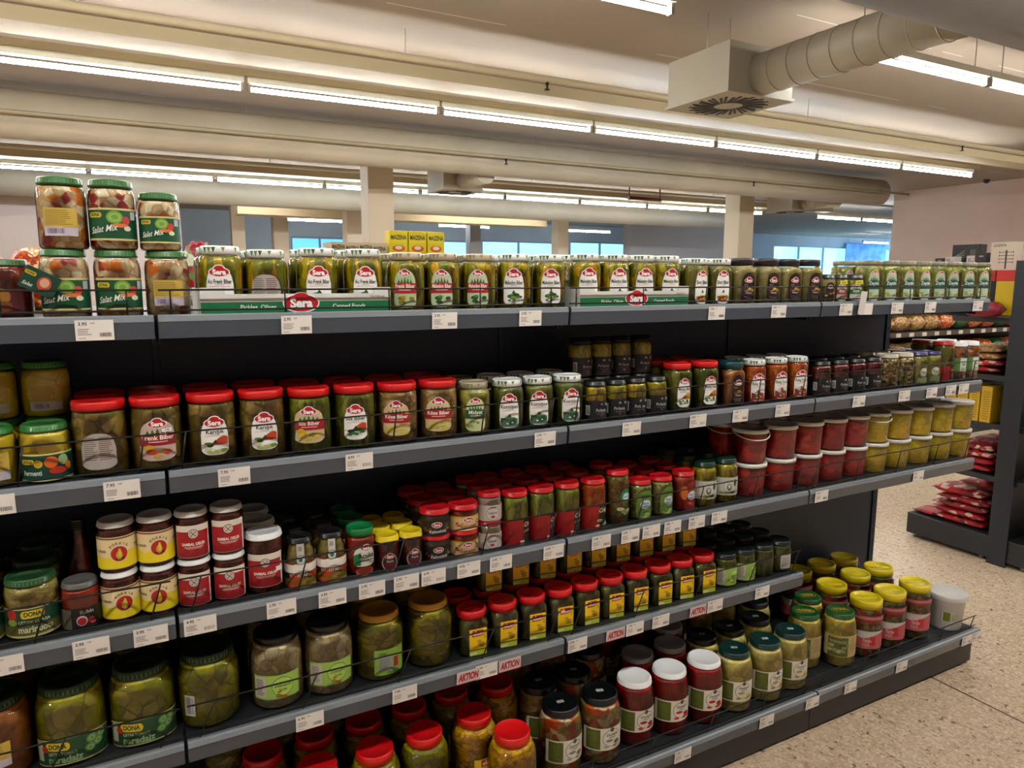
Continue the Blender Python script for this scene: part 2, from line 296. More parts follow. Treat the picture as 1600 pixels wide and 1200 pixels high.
# ---------------------------------------------------------------- kinds of goods (metres)
# name: (radius, height, lid radius, lid height, lid style, lid colour, body shape, contents, label design, description, category)
T = {
 'salad_mix':   (.0435,.139,.0395,.014,'dona','#2c6a34','round','saladmix','dona_salat','green-lidded jar of pale mixed salad pickles','jar'),
 'salad_back':  (.0435,.139,.0395,.014,'dona','#2c6a34','round','saladmix','dona_back','green-lidded salad pickle jar with yellow back label','jar'),
 'salad_small': (.0395,.118,.0365,.013,'dona','#2c6a34','round','saladmix','dona_salat','shorter green-lidded jar of mixed salad pickles','jar'),
 'pepper_dark': (.046,.118,.041,.013,'dona','#2c5a34','round','darkred','plain_dark','green-lidded jar of dark red peppers','jar'),
 'pepper_pale': (.046,.118,.041,.013,'dona','#2f7a35','round','yellowpep','dona_peper','green-lidded jar of yellow peppers','jar'),
 'pepper_plate':(.046,.118,.041,.013,'dona','#2f7a35','round','yellowpep','dona_back','green-lidded yellow pepper jar with back label','jar'),
 'sera_white':  (0.0475,0.148,0.0410,0.018,'tri','#f0f3f4','round','greenpep','sera_white','white-lidded jar of hot green peppers with white label','jar'),
 'sera_back':   (0.0475,0.142,0.0410,0.018,'tri','#f0f3f4','round','greenpep','sera_back','white-lidded pepper jar turned to its grey back label','jar'),
 'sera_frenk':  (0.0475,0.146,0.0410,0.018,'tan','#c2b59c','round','greenpep','sera_frenk','beige-lidded pepper jar with pale green and red label','jar'),
 'sera_makedon':(0.0475,0.146,0.0410,0.018,'tan','#c2b59c','round','greenpep','sera_makedon','beige-lidded pepper jar with pale red-banded label','jar'),
 'sera_makw':   (0.0470,0.148,0.0410,0.018,'tri','#f0f3f4','round','greenpep','sera_makw','white-lidded jar of green peppers with veg label','jar'),
 'sera_slice':  (0.0465,0.146,0.0400,0.018,'tri','#f0f3f4','round','olivepep','sera_slice','white-lidded olive green jar with plate on label','jar'),
 'aubergine':   (0.0500,0.150,0.0435,0.022,'plastic','#221a22','oct','beigepaste','sera_dark','dark-lidded beige puree jar with dark brown label','jar'),
 'small_brown': (0.0330,0.100,0.0290,0.014,'plain','#1c1c20','round','beigepaste','sera_dark_s','small dark-lidded jar with brown label','jar'),
 'small_red':   (0.0330,0.100,0.0290,0.014,'plain','#1c1c20','round','olivepep','sera_red_s','small dark-lidded jar with red label and yellow sticker','jar'),
 'small_green': (0.0390,0.100,0.0340,0.014,'plain','#1c1c20','round','olivepep','sera_green_s','small dark-lidded jar with green label and yellow sticker','jar'),
 'big_olive':   (0.0490,0.152,0.0430,0.016,'tan','#9c9a84','round','olives','sera_olive','beige-lidded jar of whole green olives with teal label','jar'),
 'red_turn':    (0.0525,.158,0.0500,0.019,'plastic','#d81a1c','round','brownmix','sera_back','big red-lidded mixed pickle jar showing grey back label','jar'),
 'red_frenk':   (0.0525,.158,0.0500,0.019,'plastic','#d81a1c','round','brownmix','sera_frenkbig','big red-lidded jar with wide crimson banded label','jar'),
 'red_karisik': (0.0525,.158,0.0500,0.019,'plastic','#d81a1c','round','brownmix','sera_karisik','big red-lidded mixed pickle jar with white label','jar'),
 'red_sus':     (0.0515,.154,0.0490,0.019,'plastic','#d81a1c','round','greenthin','sera_susred','big red-lidded thin green pepper jar with crimson label','jar'),
 'red_susw':    (0.0515,.154,0.0490,0.019,'plastic','#d81a1c','round','greenthin','sera_susw','big red-lidded thin green pepper jar with white label','jar'),
 'red_kose':    (0.0525,.152,0.0495,0.019,'plastic','#d81a1c','round','beans','sera_kose','big red-lidded pale bean-like pepper jar, crimson label','jar'),
 'tan_midyat':  (0.0460,0.140,0.0395,0.016,'tan','#b5ac90','round','olives','sera_midyat','beige-lidded green pickle jar with dark green banded label','jar'),
 'white_korn':  (0.0465,0.140,0.0410,0.018,'tri','#f0f3f4','round','gherkin','sera_korn','white-lidded dark gherkin jar with white label','jar'),
 'black_yellow':(0.0365,0.118,0.0330,0.014,'plain','#15161a','round','yellowdark','black_wide','small jar of yellow peppers with black wraparound label','jar'),
 'black_green': (0.0365,0.118,0.0330,0.014,'plain','#15161a','round','yellowdark','black_wide','dim stacked jar of yellow peppers with black label','jar'),
 'red_makedon': (0.0480,0.152,0.0435,0.018,'plastic','#d81a1c','round','gherkin','sera_maksmall','red-lidded green pepper jar with slim white label','jar'),
 'teal_brown':  (0.0430,0.146,0.0390,0.024,'plastic','#12404a','oct','orangepaste','sera_dark','teal-lidded orange-brown jar with dark label','jar'),
 'orange_tri':  (0.0410,0.146,0.0365,0.018,'tri','#f0f3f4','round','orangemix','sera_orange','white-lidded jar of shredded orange pickle','jar'),
 'beet_black':  (0.0410,0.124,0.0360,0.014,'plain','#111318','round','beet','black_wide','black-lidded dark red jar with black label','jar'),
 'bean_tan':    (0.0450,0.130,0.0390,0.014,'metal','#b7ae98','round','beanmix','none','beige-lidded jar of mixed beans','jar'),
 'purple_art':  (0.0410,0.130,0.0370,0.013,'metal','#2a2463','round','artichoke','dot_label','purple-lidded jar of pale artichokes','jar'),
 'tall_red':    (0.0420,0.165,0.0380,0.014,'metal','#b51a20','round','olivepep','redblack','tall red-lidded green jar with red and black label','jar'),
 'white_orange':(0.0420,0.158,0.0385,0.016,'metal','#e6e8ec','round','orangewhite','greenwhite','white-lidded jar of orange pickle with green label','jar'),
 'dona_kupusa': (.0500,.128,.0450,.014,'dona','#24502b','round','cabbage','dona_kupusa','green-lidded shredded cabbage salad jar','jar'),
 'pomegranate': (.0370,.102,.0335,.012,'metal','#5c5a58','round','redpaste','pome_label','grey-lidded red jar with black pomegranate label','jar'),
 'dark_tall':   (.0300,.210,.0160,.020,'plain','#15151c','bottle','darkred','none','dark bottle of pomegranate sauce','bottle'),
 'sambal_y':    (0.0370,.112,0.0350,0.012,'metal','#e4e8ea','round','sambal','sambal_yellow','sambal jar with yellow flame label','jar'),
 'sambal_r':    (0.0365,.112,0.0345,0.012,'metal','#e4e8ea','round','sambal','sambal_red','small red sambal jar with crimson label','jar'),
 'sambal_big':  (0.0435,.145,0.0415,0.014,'metal','#eceff0','round','sambal','sambal_redbig','tall sambal jar with crimson label','jar'),
 'tag_paste':   (0.0370,0.120,0.0295,0.014,'plain','#15161a','bulge','beigechunk','halistano','black-lidded olive paste jar with paper seal','jar'),
 'acuka':       (0.0370,0.119,0.0340,0.020,'plastic','#0f7a3e','round','redpaste','acuka','green-lidded red pepper spread jar','jar'),
 'small_yel':   (0.0315,0.088,0.0300,0.016,'metal','#e0c81a','round','darkred','sera_yel','small yellow-lidded dark red jar','jar'),
 'low_black':   (0.0410,.069,0.0405,0.014,'metal','#c3141d','round','darkpaste','low_black','squat red-lidded jar with black label','jar'),
 'low_cream':   (0.0410,.069,0.0405,0.014,'metal','#c3141d','round','redpaste','low_cream','squat red-lidded jar with cream label','jar'),
 'low_white':   (0.0340,0.080,0.0320,0.012,'metal','#c3141d','round','pinkish','low_white','small red-lidded pale jar with white label','jar'),
 'crisp':       (0.0405,0.150,0.0370,0.014,'metal','#c3141d','round','greenpep2','crisp','red-lidded green pepper jar with red and black label','jar'),
 'crisp_mix':   (0.0405,0.150,0.0370,0.014,'metal','#c3141d','round','orangemix','crisp_mix','red-lidded orange pickle jar with red label','jar'),
 'tall_bezel':  (0.0390,0.165,0.0350,0.014,'metal','#c3141d','round','olivebrown','bezelye','tall red-lidded jar of beans and carrot','jar'),
 'bezelye':     (0.0400,.124,0.0360,0.014,'metal','#c3141d','round','greenpeas','bezelye2','red-lidded jar of pale green beans','jar'),
 'red_bezel':   (0.0400,.128,0.0360,0.014,'metal','#c3141d','round','redpaste','bezelye3','red-lidded red sauce jar with blue and orange label','jar'),
 'green_rome':  (0.0420,0.148,0.0360,0.016,'plain','#103426','round','yellowdark','tree_label','dark green-lidded pepper jar with white plant label','jar'),
 'red_bucket':  (0.0600,0.118,0.0610,0.012,'bucket','#e2deda','bucket','redpepper','none','clear tub of red peppers','tub'),
 'yel_bucket':  (0.0600,0.118,0.0610,0.012,'bucket','#e2deda','bucket','yellowpepper','none','clear tub of yellow peppers','tub'),
 'dona_para':   (0.0690,0.174,0.0570,0.018,'dona','#1d3d22','round','greentom','dona_para','large green-lidded green tomato jar','jar'),
 'dona_orange': (0.0690,0.174,0.0570,0.018,'dona','#1d3d22','round','orangepaste','dona_back','large green-lidded jar of orange vegetables','jar'),
 'dona_paraback':(0.0690,0.174,0.0570,0.018,'dona','#1d3d22','round','greentom','white_bar','large green-lidded green tomato jar with barcode label','jar'),
 'black_large': (0.0630,0.180,0.0520,0.018,'plastic','#0c0f14','round','cabbage2','lime_label','large black-lidded cabbage jar with lime label','jar'),
 'gold_large':  (0.0645,0.174,0.0520,0.016,'metal','#d29c2a','round','greenlong','lime_gold','large gold-lidded green pepper jar with lime label','jar'),
 'gold_plain':  (0.0645,0.174,0.0520,0.016,'metal','#d29c2a','round','greenlong','none','large gold-lidded green pepper jar without label','jar'),
 'yellow_sq':   (0.0465,.128,0.0420,0.022,'recess','#d3141a','square','darkgreen','ekon','square red-lidded pepper jar with yellow label','jar'),
 'dark_green':  (0.0430,0.112,0.0390,0.014,'metal','#101e20','round','gherkin','lime_small','dark-lidded gherkin jar with lime label','jar'),
 'dark_plain':  (0.0430,0.112,0.0390,0.014,'metal','#101e20','round','gherkin','none','dark-lidded gherkin jar without label','jar'),
 'dark_white':  (0.0430,0.112,0.0390,0.014,'metal','#101e20','round','gherkin','white_panel','dark-lidded gherkin jar with white back label','jar'),
 'demi_green':  (0.0680,0.215,0.0500,0.026,'plastic','#dd1518','round','greenlong','ekon_big','large red-lidded jar of green peppers','jar'),
 'demi_yellow': (0.0680,0.215,0.0500,0.026,'plastic','#dd1518','round','yellowbean','ekon_big','large red-lidded jar of yellow peppers','jar'),
 'black_mix':   (0.0650,0.205,0.0550,0.020,'sticker','#0b0e10','round','carrotmix','village','black-lidded jar of mixed vegetables with white label','jar'),
 'white_pepper':(0.0630,0.205,0.0540,0.016,'metal','#f0f4f6','round','redlong','village_red','white-lidded jar of red peppers with white label','jar'),
 'grey_pepper': (0.0630,0.205,0.0540,0.016,'metal','#a2a5a9','round','redlong','village_red','grey-lidded jar of red peppers','jar'),
 'green_garlic':(0.0630,0.205,0.0515,0.018,'sticker','#0d3430','round','paletom','village_pale','dark green-lidded jar of pale whole pickles','jar'),
 'dark_garlic': (0.0630,0.205,0.0515,0.018,'sticker','#0c1418','round','paletom','village_pale','black-lidded jar of pale whole pickles','jar'),
 'dona_gold':   (0.0610,0.205,0.0510,0.016,'donatop','#1d5a2a','round','paletom2','dona_gold','green and gold lidded jar of pale whole peppers','jar'),
 'yellow_cap':  (0.0620,0.226,0.0580,0.030,'recess','#e2cd15','round','gherkinmix','pinkwhite','yellow-capped pickle jar with pink and white label','jar'),
}
# ---------------------------------------------------------------- where every jar stands: (kind, x, y, z, turn in degrees, row, shelf, label)
PLACE = [
 ('pepper_dark',-0.211,1.714,1.5238,-2,0,0,'green-lidded jar of dark red peppers on the top shelf'),
 ('salad_mix',-0.109,1.711,1.5238,-0,0,0,'green-lidded jar of pale mixed salad pickles, lower, leftmost, on the top shelf'),
 ('salad_mix',-0.015,1.711,1.5238,5,0,0,'green-lidded jar of pale mixed salad pickles, lower, second from left, on the top shelf'),
 ('salad_back',0.078,1.711,1.5238,-1,0,0,'green-lidded salad pickle jar with yellow back label, lower, on the top shelf'),
 ('salad_back',-0.104,1.711,1.6628,-2,0,0,'green-lidded salad pickle jar with yellow back label, upper, on the top shelf'),
 ('salad_mix',-0.016,1.711,1.6628,-0,0,0,'green-lidded jar of pale mixed salad pickles, upper, on the top shelf'),
 ('salad_small',0.070,1.707,1.6628,-2,0,0,'shorter green-lidded jar of mixed salad pickles on the top shelf'),
 ('sera_white',0.186,1.715,1.5278,-10,0,0,'white-lidded jar of hot green peppers with white label, leftmost, on the top shelf'),
 ('sera_white',0.186,1.816,1.5278,-11,1,0,'white-lidded jar of hot green peppers with white label, leftmost, in the row behind'),
 ('sera_back',0.282,1.715,1.5278,-10,0,0,'white-lidded pepper jar turned to its grey back label on the top shelf'),
 ('sera_back',0.282,1.816,1.5278,-9,1,0,'white-lidded pepper jar turned to its grey back label, in the row behind'),
 ('sera_white',0.398,1.715,1.5278,-9,0,0,'white-lidded jar of hot green peppers with white label, second from left, on the top shelf'),
 ('sera_white',0.509,1.715,1.5278,-10,0,0,'white-lidded jar of hot green peppers with white label, third from left, on the top shelf'),
 ('sera_white',0.398,1.816,1.5278,-9,1,0,'white-lidded jar of hot green peppers with white label, second from left, in the row behind'),
 ('sera_white',0.509,1.816,1.5278,-6,1,0,'white-lidded jar of hot green peppers with white label, third from left, in the row behind'),
 ('sera_frenk',0.618,1.715,1.5238,-23,0,0,'beige-lidded pepper jar with pale green and red label on the top shelf'),
 ('sera_frenk',0.618,1.816,1.5238,-14,1,0,'beige-lidded pepper jar with pale green and red label, in the row behind'),
 ('sera_makedon',0.715,1.715,1.5238,-23,0,0,'beige-lidded pepper jar with pale red-banded label, leftmost, on the top shelf'),
 ('sera_makedon',0.818,1.715,1.5238,-26,0,0,'beige-lidded pepper jar with pale red-banded label, second from left, on the top shelf'),
 ('sera_makedon',0.715,1.816,1.5238,-12,1,0,'beige-lidded pepper jar with pale red-banded label, leftmost, in the row behind, on the top shelf'),
 ('sera_makedon',0.818,1.816,1.5238,-16,1,0,'beige-lidded pepper jar with pale red-banded label, second from left, in the row behind'),
 ('sera_makw',0.926,1.715,1.5238,-29,0,0,'white-lidded jar of green peppers with veg label, leftmost, on the top shelf'),
 ('sera_makw',1.035,1.715,1.5238,-22,0,0,'white-lidded jar of green peppers with veg label, second from left, on the top shelf'),
 ('sera_makw',0.926,1.815,1.5238,-33,1,0,'white-lidded jar of green peppers with veg label, leftmost, in the row behind'),
 ('sera_makw',1.035,1.815,1.5238,-11,1,0,'white-lidded jar of green peppers with veg label, second from left, in the row behind'),
 ('sera_makw',1.155,1.715,1.5278,-18,0,0,'white-lidded jar of green peppers with veg label, third from left, on the top shelf'),
 ('sera_makw',1.256,1.715,1.5278,-13,0,0,'white-lidded jar of green peppers with veg label, fourth from left, on the top shelf'),
 ('sera_makw',1.354,1.715,1.5278,-18,0,0,'white-lidded jar of green peppers with veg label, fifth from left, on the top shelf'),
 ('sera_makw',1.448,1.715,1.5278,-13,0,0,'white-lidded jar of green peppers with veg label, sixth from left, on the top shelf'),
 ('sera_makw',1.155,1.815,1.5278,-17,1,0,'white-lidded jar of green peppers with veg label, third from left, in the row behind'),
 ('sera_makw',1.256,1.815,1.5278,-5,1,0,'white-lidded jar of green peppers with veg label, fourth from left, in the row behind'),
 ('sera_makw',1.354,1.815,1.5278,-4,1,0,'white-lidded jar of green peppers with veg label, fifth from left, in the row behind'),
 ('sera_makw',1.448,1.815,1.5278,-10,1,0,'white-lidded jar of green peppers with veg label, sixth from left, in the row behind'),
 ('sera_slice',1.563,1.714,1.5238,-7,0,0,'white-lidded olive green jar with plate on label, leftmost, on the top shelf'),
 ('sera_slice',1.662,1.714,1.5238,-19,0,0,'white-lidded olive green jar with plate on label, second from left, on the top shelf'),
 ('sera_slice',1.563,1.813,1.5238,-10,1,0,'white-lidded olive green jar with plate on label, leftmost, in the row behind'),
 ('sera_slice',1.662,1.813,1.5238,-22,1,0,'white-lidded olive green jar with plate on label, second from left, in the row behind'),
 ('aubergine',1.763,1.718,1.5238,-9,0,0,'dark-lidded beige puree jar with dark brown label, leftmost, on the top shelf'),
 ('aubergine',1.876,1.718,1.5238,-9,0,0,'dark-lidded beige puree jar with dark brown label, second from left, on the top shelf'),
 ('aubergine',1.977,1.718,1.5238,-9,0,0,'dark-lidded beige puree jar with dark brown label, third from left, on the top shelf'),
 ('aubergine',2.078,1.718,1.5238,-10,0,0,'dark-lidded beige puree jar with dark brown label, fourth from left, on the top shelf'),
 ('aubergine',1.763,1.824,1.5238,-6,1,0,'dark-lidded beige puree jar with dark brown label, leftmost, in the row behind'),
 ('aubergine',1.876,1.824,1.5238,-10,1,0,'dark-lidded beige puree jar with dark brown label, second from left, in the row behind'),
 ('aubergine',1.977,1.824,1.5238,-5,1,0,'dark-lidded beige puree jar with dark brown label, third from left, in the row behind'),
 ('aubergine',2.078,1.824,1.5238,-5,1,0,'dark-lidded beige puree jar with dark brown label, fourth from left, in the row behind'),
 ('small_brown',2.160,1.701,1.5238,-22,0,0,'small dark-lidded jar with brown label on the top shelf'),
 ('small_brown',2.160,1.773,1.5238,-32,1,0,'small dark-lidded jar with brown label, in the row behind, on the top shelf'),
 ('small_red',2.227,1.701,1.5238,-28,0,0,'small dark-lidded jar with red label and yellow sticker on the top shelf'),
 ('small_red',2.227,1.773,1.5238,-39,1,0,'small dark-lidded jar with red label and yellow sticker, in the row behind'),
 ('small_green',2.310,1.707,1.5238,-31,0,0,'small dark-lidded jar with green label and yellow sticker on the top shelf'),
 ('small_green',2.310,1.791,1.5238,-30,1,0,'small dark-lidded jar with green label and yellow sticker, in the row behind'),
 ('big_olive',2.415,1.717,1.5238,-33,0,0,'beige-lidded jar of whole green olives with teal label, leftmost, on the top shelf'),
 ('big_olive',2.513,1.717,1.5238,-31,0,0,'beige-lidded jar of whole green olives with teal label, second from left, on the top shelf'),
 ('big_olive',2.612,1.717,1.5238,-26,0,0,'beige-lidded jar of whole green olives with teal label, third from left, on the top shelf'),
 ('big_olive',2.711,1.717,1.5238,-25,0,0,'beige-lidded jar of whole green olives with teal label, fourth from left, on the top shelf'),
 ('big_olive',2.810,1.717,1.5238,-29,0,0,'beige-lidded jar of whole green olives with teal label, fifth from left, on the top shelf'),
 ('big_olive',2.909,1.717,1.5238,-37,0,0,'beige-lidded jar of whole green olives with teal label, sixth from left, on the top shelf'),
 ('big_olive',3.011,1.717,1.5238,-33,0,0,'beige-lidded jar of whole green olives with teal label, seventh from left, on the top shelf'),
 ('big_olive',3.111,1.717,1.5238,-31,0,0,'beige-lidded jar of whole green olives with teal label, eighth from left, on the top shelf'),
 ('big_olive',2.415,1.821,1.5238,-31,1,0,'beige-lidded jar of whole green olives with teal label, leftmost, in the row behind'),
 ('big_olive',2.513,1.821,1.5238,-29,1,0,'beige-lidded jar of whole green olives with teal label, second from left, in the row behind'),
 ('big_olive',2.612,1.821,1.5238,-24,1,0,'beige-lidded jar of whole green olives with teal label, third from left, in the row behind'),
 ('big_olive',2.711,1.821,1.5238,-29,1,0,'beige-lidded jar of whole green olives with teal label, fourth from left, in the row behind'),
 ('big_olive',2.810,1.821,1.5238,-36,1,0,'beige-lidded jar of whole green olives with teal label, fifth from left, in the row behind'),
 ('big_olive',2.909,1.821,1.5238,-38,1,0,'beige-lidded jar of whole green olives with teal label, sixth from left, in the row behind'),
 ('big_olive',3.011,1.821,1.5238,-25,1,0,'beige-lidded jar of whole green olives with teal label, seventh from left, in the row behind'),
 ('big_olive',3.111,1.821,1.5238,-46,1,0,'beige-lidded jar of whole green olives with teal label, eighth from left, in the row behind'),
 ('pepper_plate',-0.262,1.714,1.1959,9,0,1,'green-lidded yellow pepper jar with back label, lower, on the second shelf'),
 ('pepper_plate',-0.262,1.812,1.1959,10,1,1,'green-lidded yellow pepper jar with back label, lower, in the row behind, on the second shelf'),
 ('pepper_pale',-0.169,1.714,1.1959,4,0,1,'green-lidded jar of yellow peppers on the second shelf'),
 ('pepper_pale',-0.169,1.812,1.1959,13,1,1,'green-lidded jar of yellow peppers, in the row behind, on the second shelf'),
 ('pepper_plate',-0.262,1.812,1.3139,3,1,1,'green-lidded yellow pepper jar with back label, upper, leftmost, in the row behind'),
 ('pepper_plate',-0.168,1.812,1.3139,3,1,1,'green-lidded yellow pepper jar with back label, upper, second from left, in the row behind'),
 ('red_turn',-0.070,1.720,1.1959,-4,0,1,'big red-lidded mixed pickle jar showing grey back label on the second shelf'),
 ('red_turn',-0.070,1.831,1.1959,13,1,1,'big red-lidded mixed pickle jar showing grey back label, in the row behind'),
 ('red_frenk',0.037,1.720,1.1959,-0,0,1,'big red-lidded jar with wide crimson banded label on the second shelf'),
 ('red_frenk',0.037,1.831,1.1959,13,1,1,'big red-lidded jar with wide crimson banded label, in the row behind, on the second shelf'),
 ('red_karisik',0.149,1.720,1.1959,1,0,1,'big red-lidded mixed pickle jar with white label, leftmost, on the second shelf'),
 ('red_karisik',0.258,1.720,1.1959,-3,0,1,'big red-lidded mixed pickle jar with white label, second from left, on the second shelf'),
 ('red_karisik',0.149,1.831,1.1959,8,1,1,'big red-lidded mixed pickle jar with white label, leftmost, in the row behind'),
 ('red_karisik',0.258,1.831,1.1959,-10,1,1,'big red-lidded mixed pickle jar with white label, second from left, in the row behind'),
 ('red_sus',0.367,1.719,1.1959,-13,0,1,'big red-lidded thin green pepper jar with crimson label on the second shelf'),
 ('red_sus',0.367,1.828,1.1959,-12,1,1,'big red-lidded thin green pepper jar with crimson label, in the row behind'),
 ('red_susw',0.478,1.719,1.1959,-13,0,1,'big red-lidded thin green pepper jar with white label on the second shelf'),
 ('red_susw',0.478,1.828,1.1959,-7,1,1,'big red-lidded thin green pepper jar with white label, in the row behind'),
 ('red_kose',0.589,1.720,1.1959,-21,0,1,'big red-lidded pale bean-like pepper jar, crimson label, leftmost, on the second shelf'),
 ('red_kose',0.700,1.720,1.1959,-19,0,1,'big red-lidded pale bean-like pepper jar, crimson label, second from left, on the second shelf'),
 ('red_kose',0.589,1.831,1.1959,-11,1,1,'big red-lidded pale bean-like pepper jar, crimson label, leftmost, in the row behind'),
 ('red_kose',0.700,1.831,1.1959,-30,1,1,'big red-lidded pale bean-like pepper jar, crimson label, second from left, in the row behind'),
 ('tan_midyat',0.801,1.714,1.1959,-17,0,1,'beige-lidded green pickle jar with dark green banded label on the second shelf'),
 ('tan_midyat',0.801,1.812,1.1959,-14,1,1,'beige-lidded green pickle jar with dark green banded label, in the row behind'),
 ('white_korn',0.904,1.714,1.1959,-19,0,1,'white-lidded dark gherkin jar with white label, leftmost, on the second shelf'),
 ('white_korn',1.000,1.714,1.1959,-22,0,1,'white-lidded dark gherkin jar with white label, second from left, on the second shelf'),
 ('white_korn',1.099,1.714,1.1959,-14,0,1,'white-lidded dark gherkin jar with white label, third from left, on the second shelf'),
 ('white_korn',0.904,1.813,1.1959,-28,1,1,'white-lidded dark gherkin jar with white label, leftmost, in the row behind, on the second shelf'),
 ('white_korn',1.000,1.813,1.1959,-24,1,1,'white-lidded dark gherkin jar with white label, second from left, in the row behind'),
 ('white_korn',1.099,1.813,1.1959,-22,1,1,'white-lidded dark gherkin jar with white label, third from left, in the row behind'),
 ('black_yellow',1.188,1.704,1.1959,-4,0,1,'small jar of yellow peppers with black wraparound label, leftmost, on the second shelf'),
 ('black_yellow',1.262,1.704,1.1959,-16,0,1,'small jar of yellow peppers with black wraparound label, second from left, on the second shelf'),
 ('black_yellow',1.336,1.704,1.1959,-13,0,1,'small jar of yellow peppers with black wraparound label, third from left, on the second shelf'),
 ('black_yellow',1.415,1.704,1.1959,-10,0,1,'small jar of yellow peppers with black wraparound label, fourth from left, on the second shelf'),
 ('black_yellow',1.188,1.783,1.1959,7,1,1,'small jar of yellow peppers with black wraparound label, leftmost, in the row behind'),
 ('black_yellow',1.262,1.783,1.1959,-15,1,1,'small jar of yellow peppers with black wraparound label, second from left, in the row behind'),
 ('black_yellow',1.336,1.783,1.1959,-16,1,1,'small jar of yellow peppers with black wraparound label, third from left, in the row behind'),
 ('black_yellow',1.415,1.783,1.1959,-18,1,1,'small jar of yellow peppers with black wraparound label, fourth from left, in the row behind'),
 ('black_green',1.188,1.783,1.3139,4,1,1,'dim stacked jar of yellow peppers with black label, upper, leftmost, on the second shelf'),
 ('black_green',1.262,1.783,1.3139,-22,1,1,'dim stacked jar of yellow peppers with black label, upper, second from left'),
 ('black_green',1.336,1.783,1.3139,-19,1,1,'dim stacked jar of yellow peppers with black label, upper, third from left'),
 ('black_green',1.415,1.783,1.3139,-13,1,1,'dim stacked jar of yellow peppers with black label, upper, fourth from left'),
 ('red_makedon',1.511,1.716,1.1959,-10,0,1,'red-lidded green pepper jar with slim white label, leftmost, on the second shelf'),
 ('red_makedon',1.624,1.716,1.1959,-14,0,1,'red-lidded green pepper jar with slim white label, second from left, on the second shelf'),
 ('red_makedon',1.511,1.818,1.1959,-10,1,1,'red-lidded green pepper jar with slim white label, leftmost, in the row behind'),
 ('red_makedon',1.624,1.818,1.1959,-18,1,1,'red-lidded green pepper jar with slim white label, second from left, in the row behind'),
 ('teal_brown',1.737,1.711,1.1959,-8,0,1,'teal-lidded orange-brown jar with dark label on the second shelf'),
 ('teal_brown',1.737,1.803,1.1959,-10,1,1,'teal-lidded orange-brown jar with dark label, in the row behind, on the second shelf'),
 ('orange_tri',1.840,1.709,1.1959,-20,0,1,'white-lidded jar of shredded orange pickle, leftmost, on the second shelf'),
 ('orange_tri',1.944,1.709,1.1959,-14,0,1,'white-lidded jar of shredded orange pickle, second from left, on the second shelf'),
 ('orange_tri',2.045,1.709,1.1959,-19,0,1,'white-lidded jar of shredded orange pickle, third from left, on the second shelf'),
 ('orange_tri',1.840,1.797,1.1959,-24,1,1,'white-lidded jar of shredded orange pickle, leftmost, in the row behind, on the second shelf'),
 ('orange_tri',1.944,1.797,1.1959,-15,1,1,'white-lidded jar of shredded orange pickle, second from left, in the row behind'),
 ('orange_tri',2.045,1.797,1.1959,-15,1,1,'white-lidded jar of shredded orange pickle, third from left, in the row behind'),
 ('beet_black',2.165,1.709,1.1959,-13,0,1,'black-lidded dark red jar with black label, leftmost, on the second shelf'),
 ('beet_black',2.261,1.709,1.1959,-11,0,1,'black-lidded dark red jar with black label, second from left, on the second shelf'),
 ('beet_black',2.357,1.709,1.1959,-14,0,1,'black-lidded dark red jar with black label, third from left, on the second shelf'),
 ('beet_black',2.449,1.709,1.1959,-16,0,1,'black-lidded dark red jar with black label, fourth from left, on the second shelf'),
 ('beet_black',2.165,1.797,1.1959,-10,1,1,'black-lidded dark red jar with black label, leftmost, in the row behind, on the second shelf'),
 ('beet_black',2.261,1.797,1.1959,-14,1,1,'black-lidded dark red jar with black label, second from left, in the row behind'),
 ('beet_black',2.357,1.797,1.1959,-7,1,1,'black-lidded dark red jar with black label, third from left, in the row behind'),
 ('beet_black',2.449,1.797,1.1959,-28,1,1,'black-lidded dark red jar with black label, fourth from left, in the row behind'),
 ('bean_tan',2.550,1.713,1.1959,-16,0,1,'beige-lidded jar of mixed beans, leftmost, on the second shelf'),
 ('bean_tan',2.644,1.713,1.1959,-12,0,1,'beige-lidded jar of mixed beans, second from left, on the second shelf'),
 ('bean_tan',2.550,1.809,1.1959,-11,1,1,'beige-lidded jar of mixed beans, leftmost, in the row behind, on the second shelf'),
 ('bean_tan',2.644,1.809,1.1959,-22,1,1,'beige-lidded jar of mixed beans, second from left, in the row behind, on the second shelf'),
 ('purple_art',2.731,1.709,1.1959,-14,0,1,'purple-lidded jar of pale artichokes, leftmost, on the second shelf'),
 ('purple_art',2.819,1.709,1.1959,-24,0,1,'purple-lidded jar of pale artichokes, second from left, on the second shelf'),
 ('purple_art',2.731,1.797,1.1959,-3,1,1,'purple-lidded jar of pale artichokes, leftmost, in the row behind, on the second shelf'),
 ('purple_art',2.819,1.797,1.1959,-20,1,1,'purple-lidded jar of pale artichokes, second from left, in the row behind, on the second shelf'),
 ('tall_red',2.904,1.710,1.1959,-23,0,1,'tall red-lidded green jar with red and black label on the second shelf'),
 ('tall_red',2.904,1.800,1.1959,-14,1,1,'tall red-lidded green jar with red and black label, in the row behind'),
 ('white_orange',2.993,1.710,1.1959,-21,0,1,'white-lidded jar of orange pickle with green label, leftmost, on the second shelf'),
 ('white_orange',3.079,1.710,1.1959,-20,0,1,'white-lidded jar of orange pickle with green label, second from left, on the second shelf'),
 ('white_orange',2.993,1.800,1.1959,-24,1,1,'white-lidded jar of orange pickle with green label, leftmost, in the row behind'),
 ('white_orange',3.079,1.800,1.1959,-14,1,1,'white-lidded jar of orange pickle with green label, second from left, in the row behind'),
 ('dona_kupusa',-0.319,1.718,0.8705,13,0,2,'green-lidded shredded cabbage salad jar, leftmost, on the third shelf'),
 ('dona_kupusa',-0.218,1.718,0.8705,-0,0,2,'green-lidded shredded cabbage salad jar, second from left, on the third shelf'),
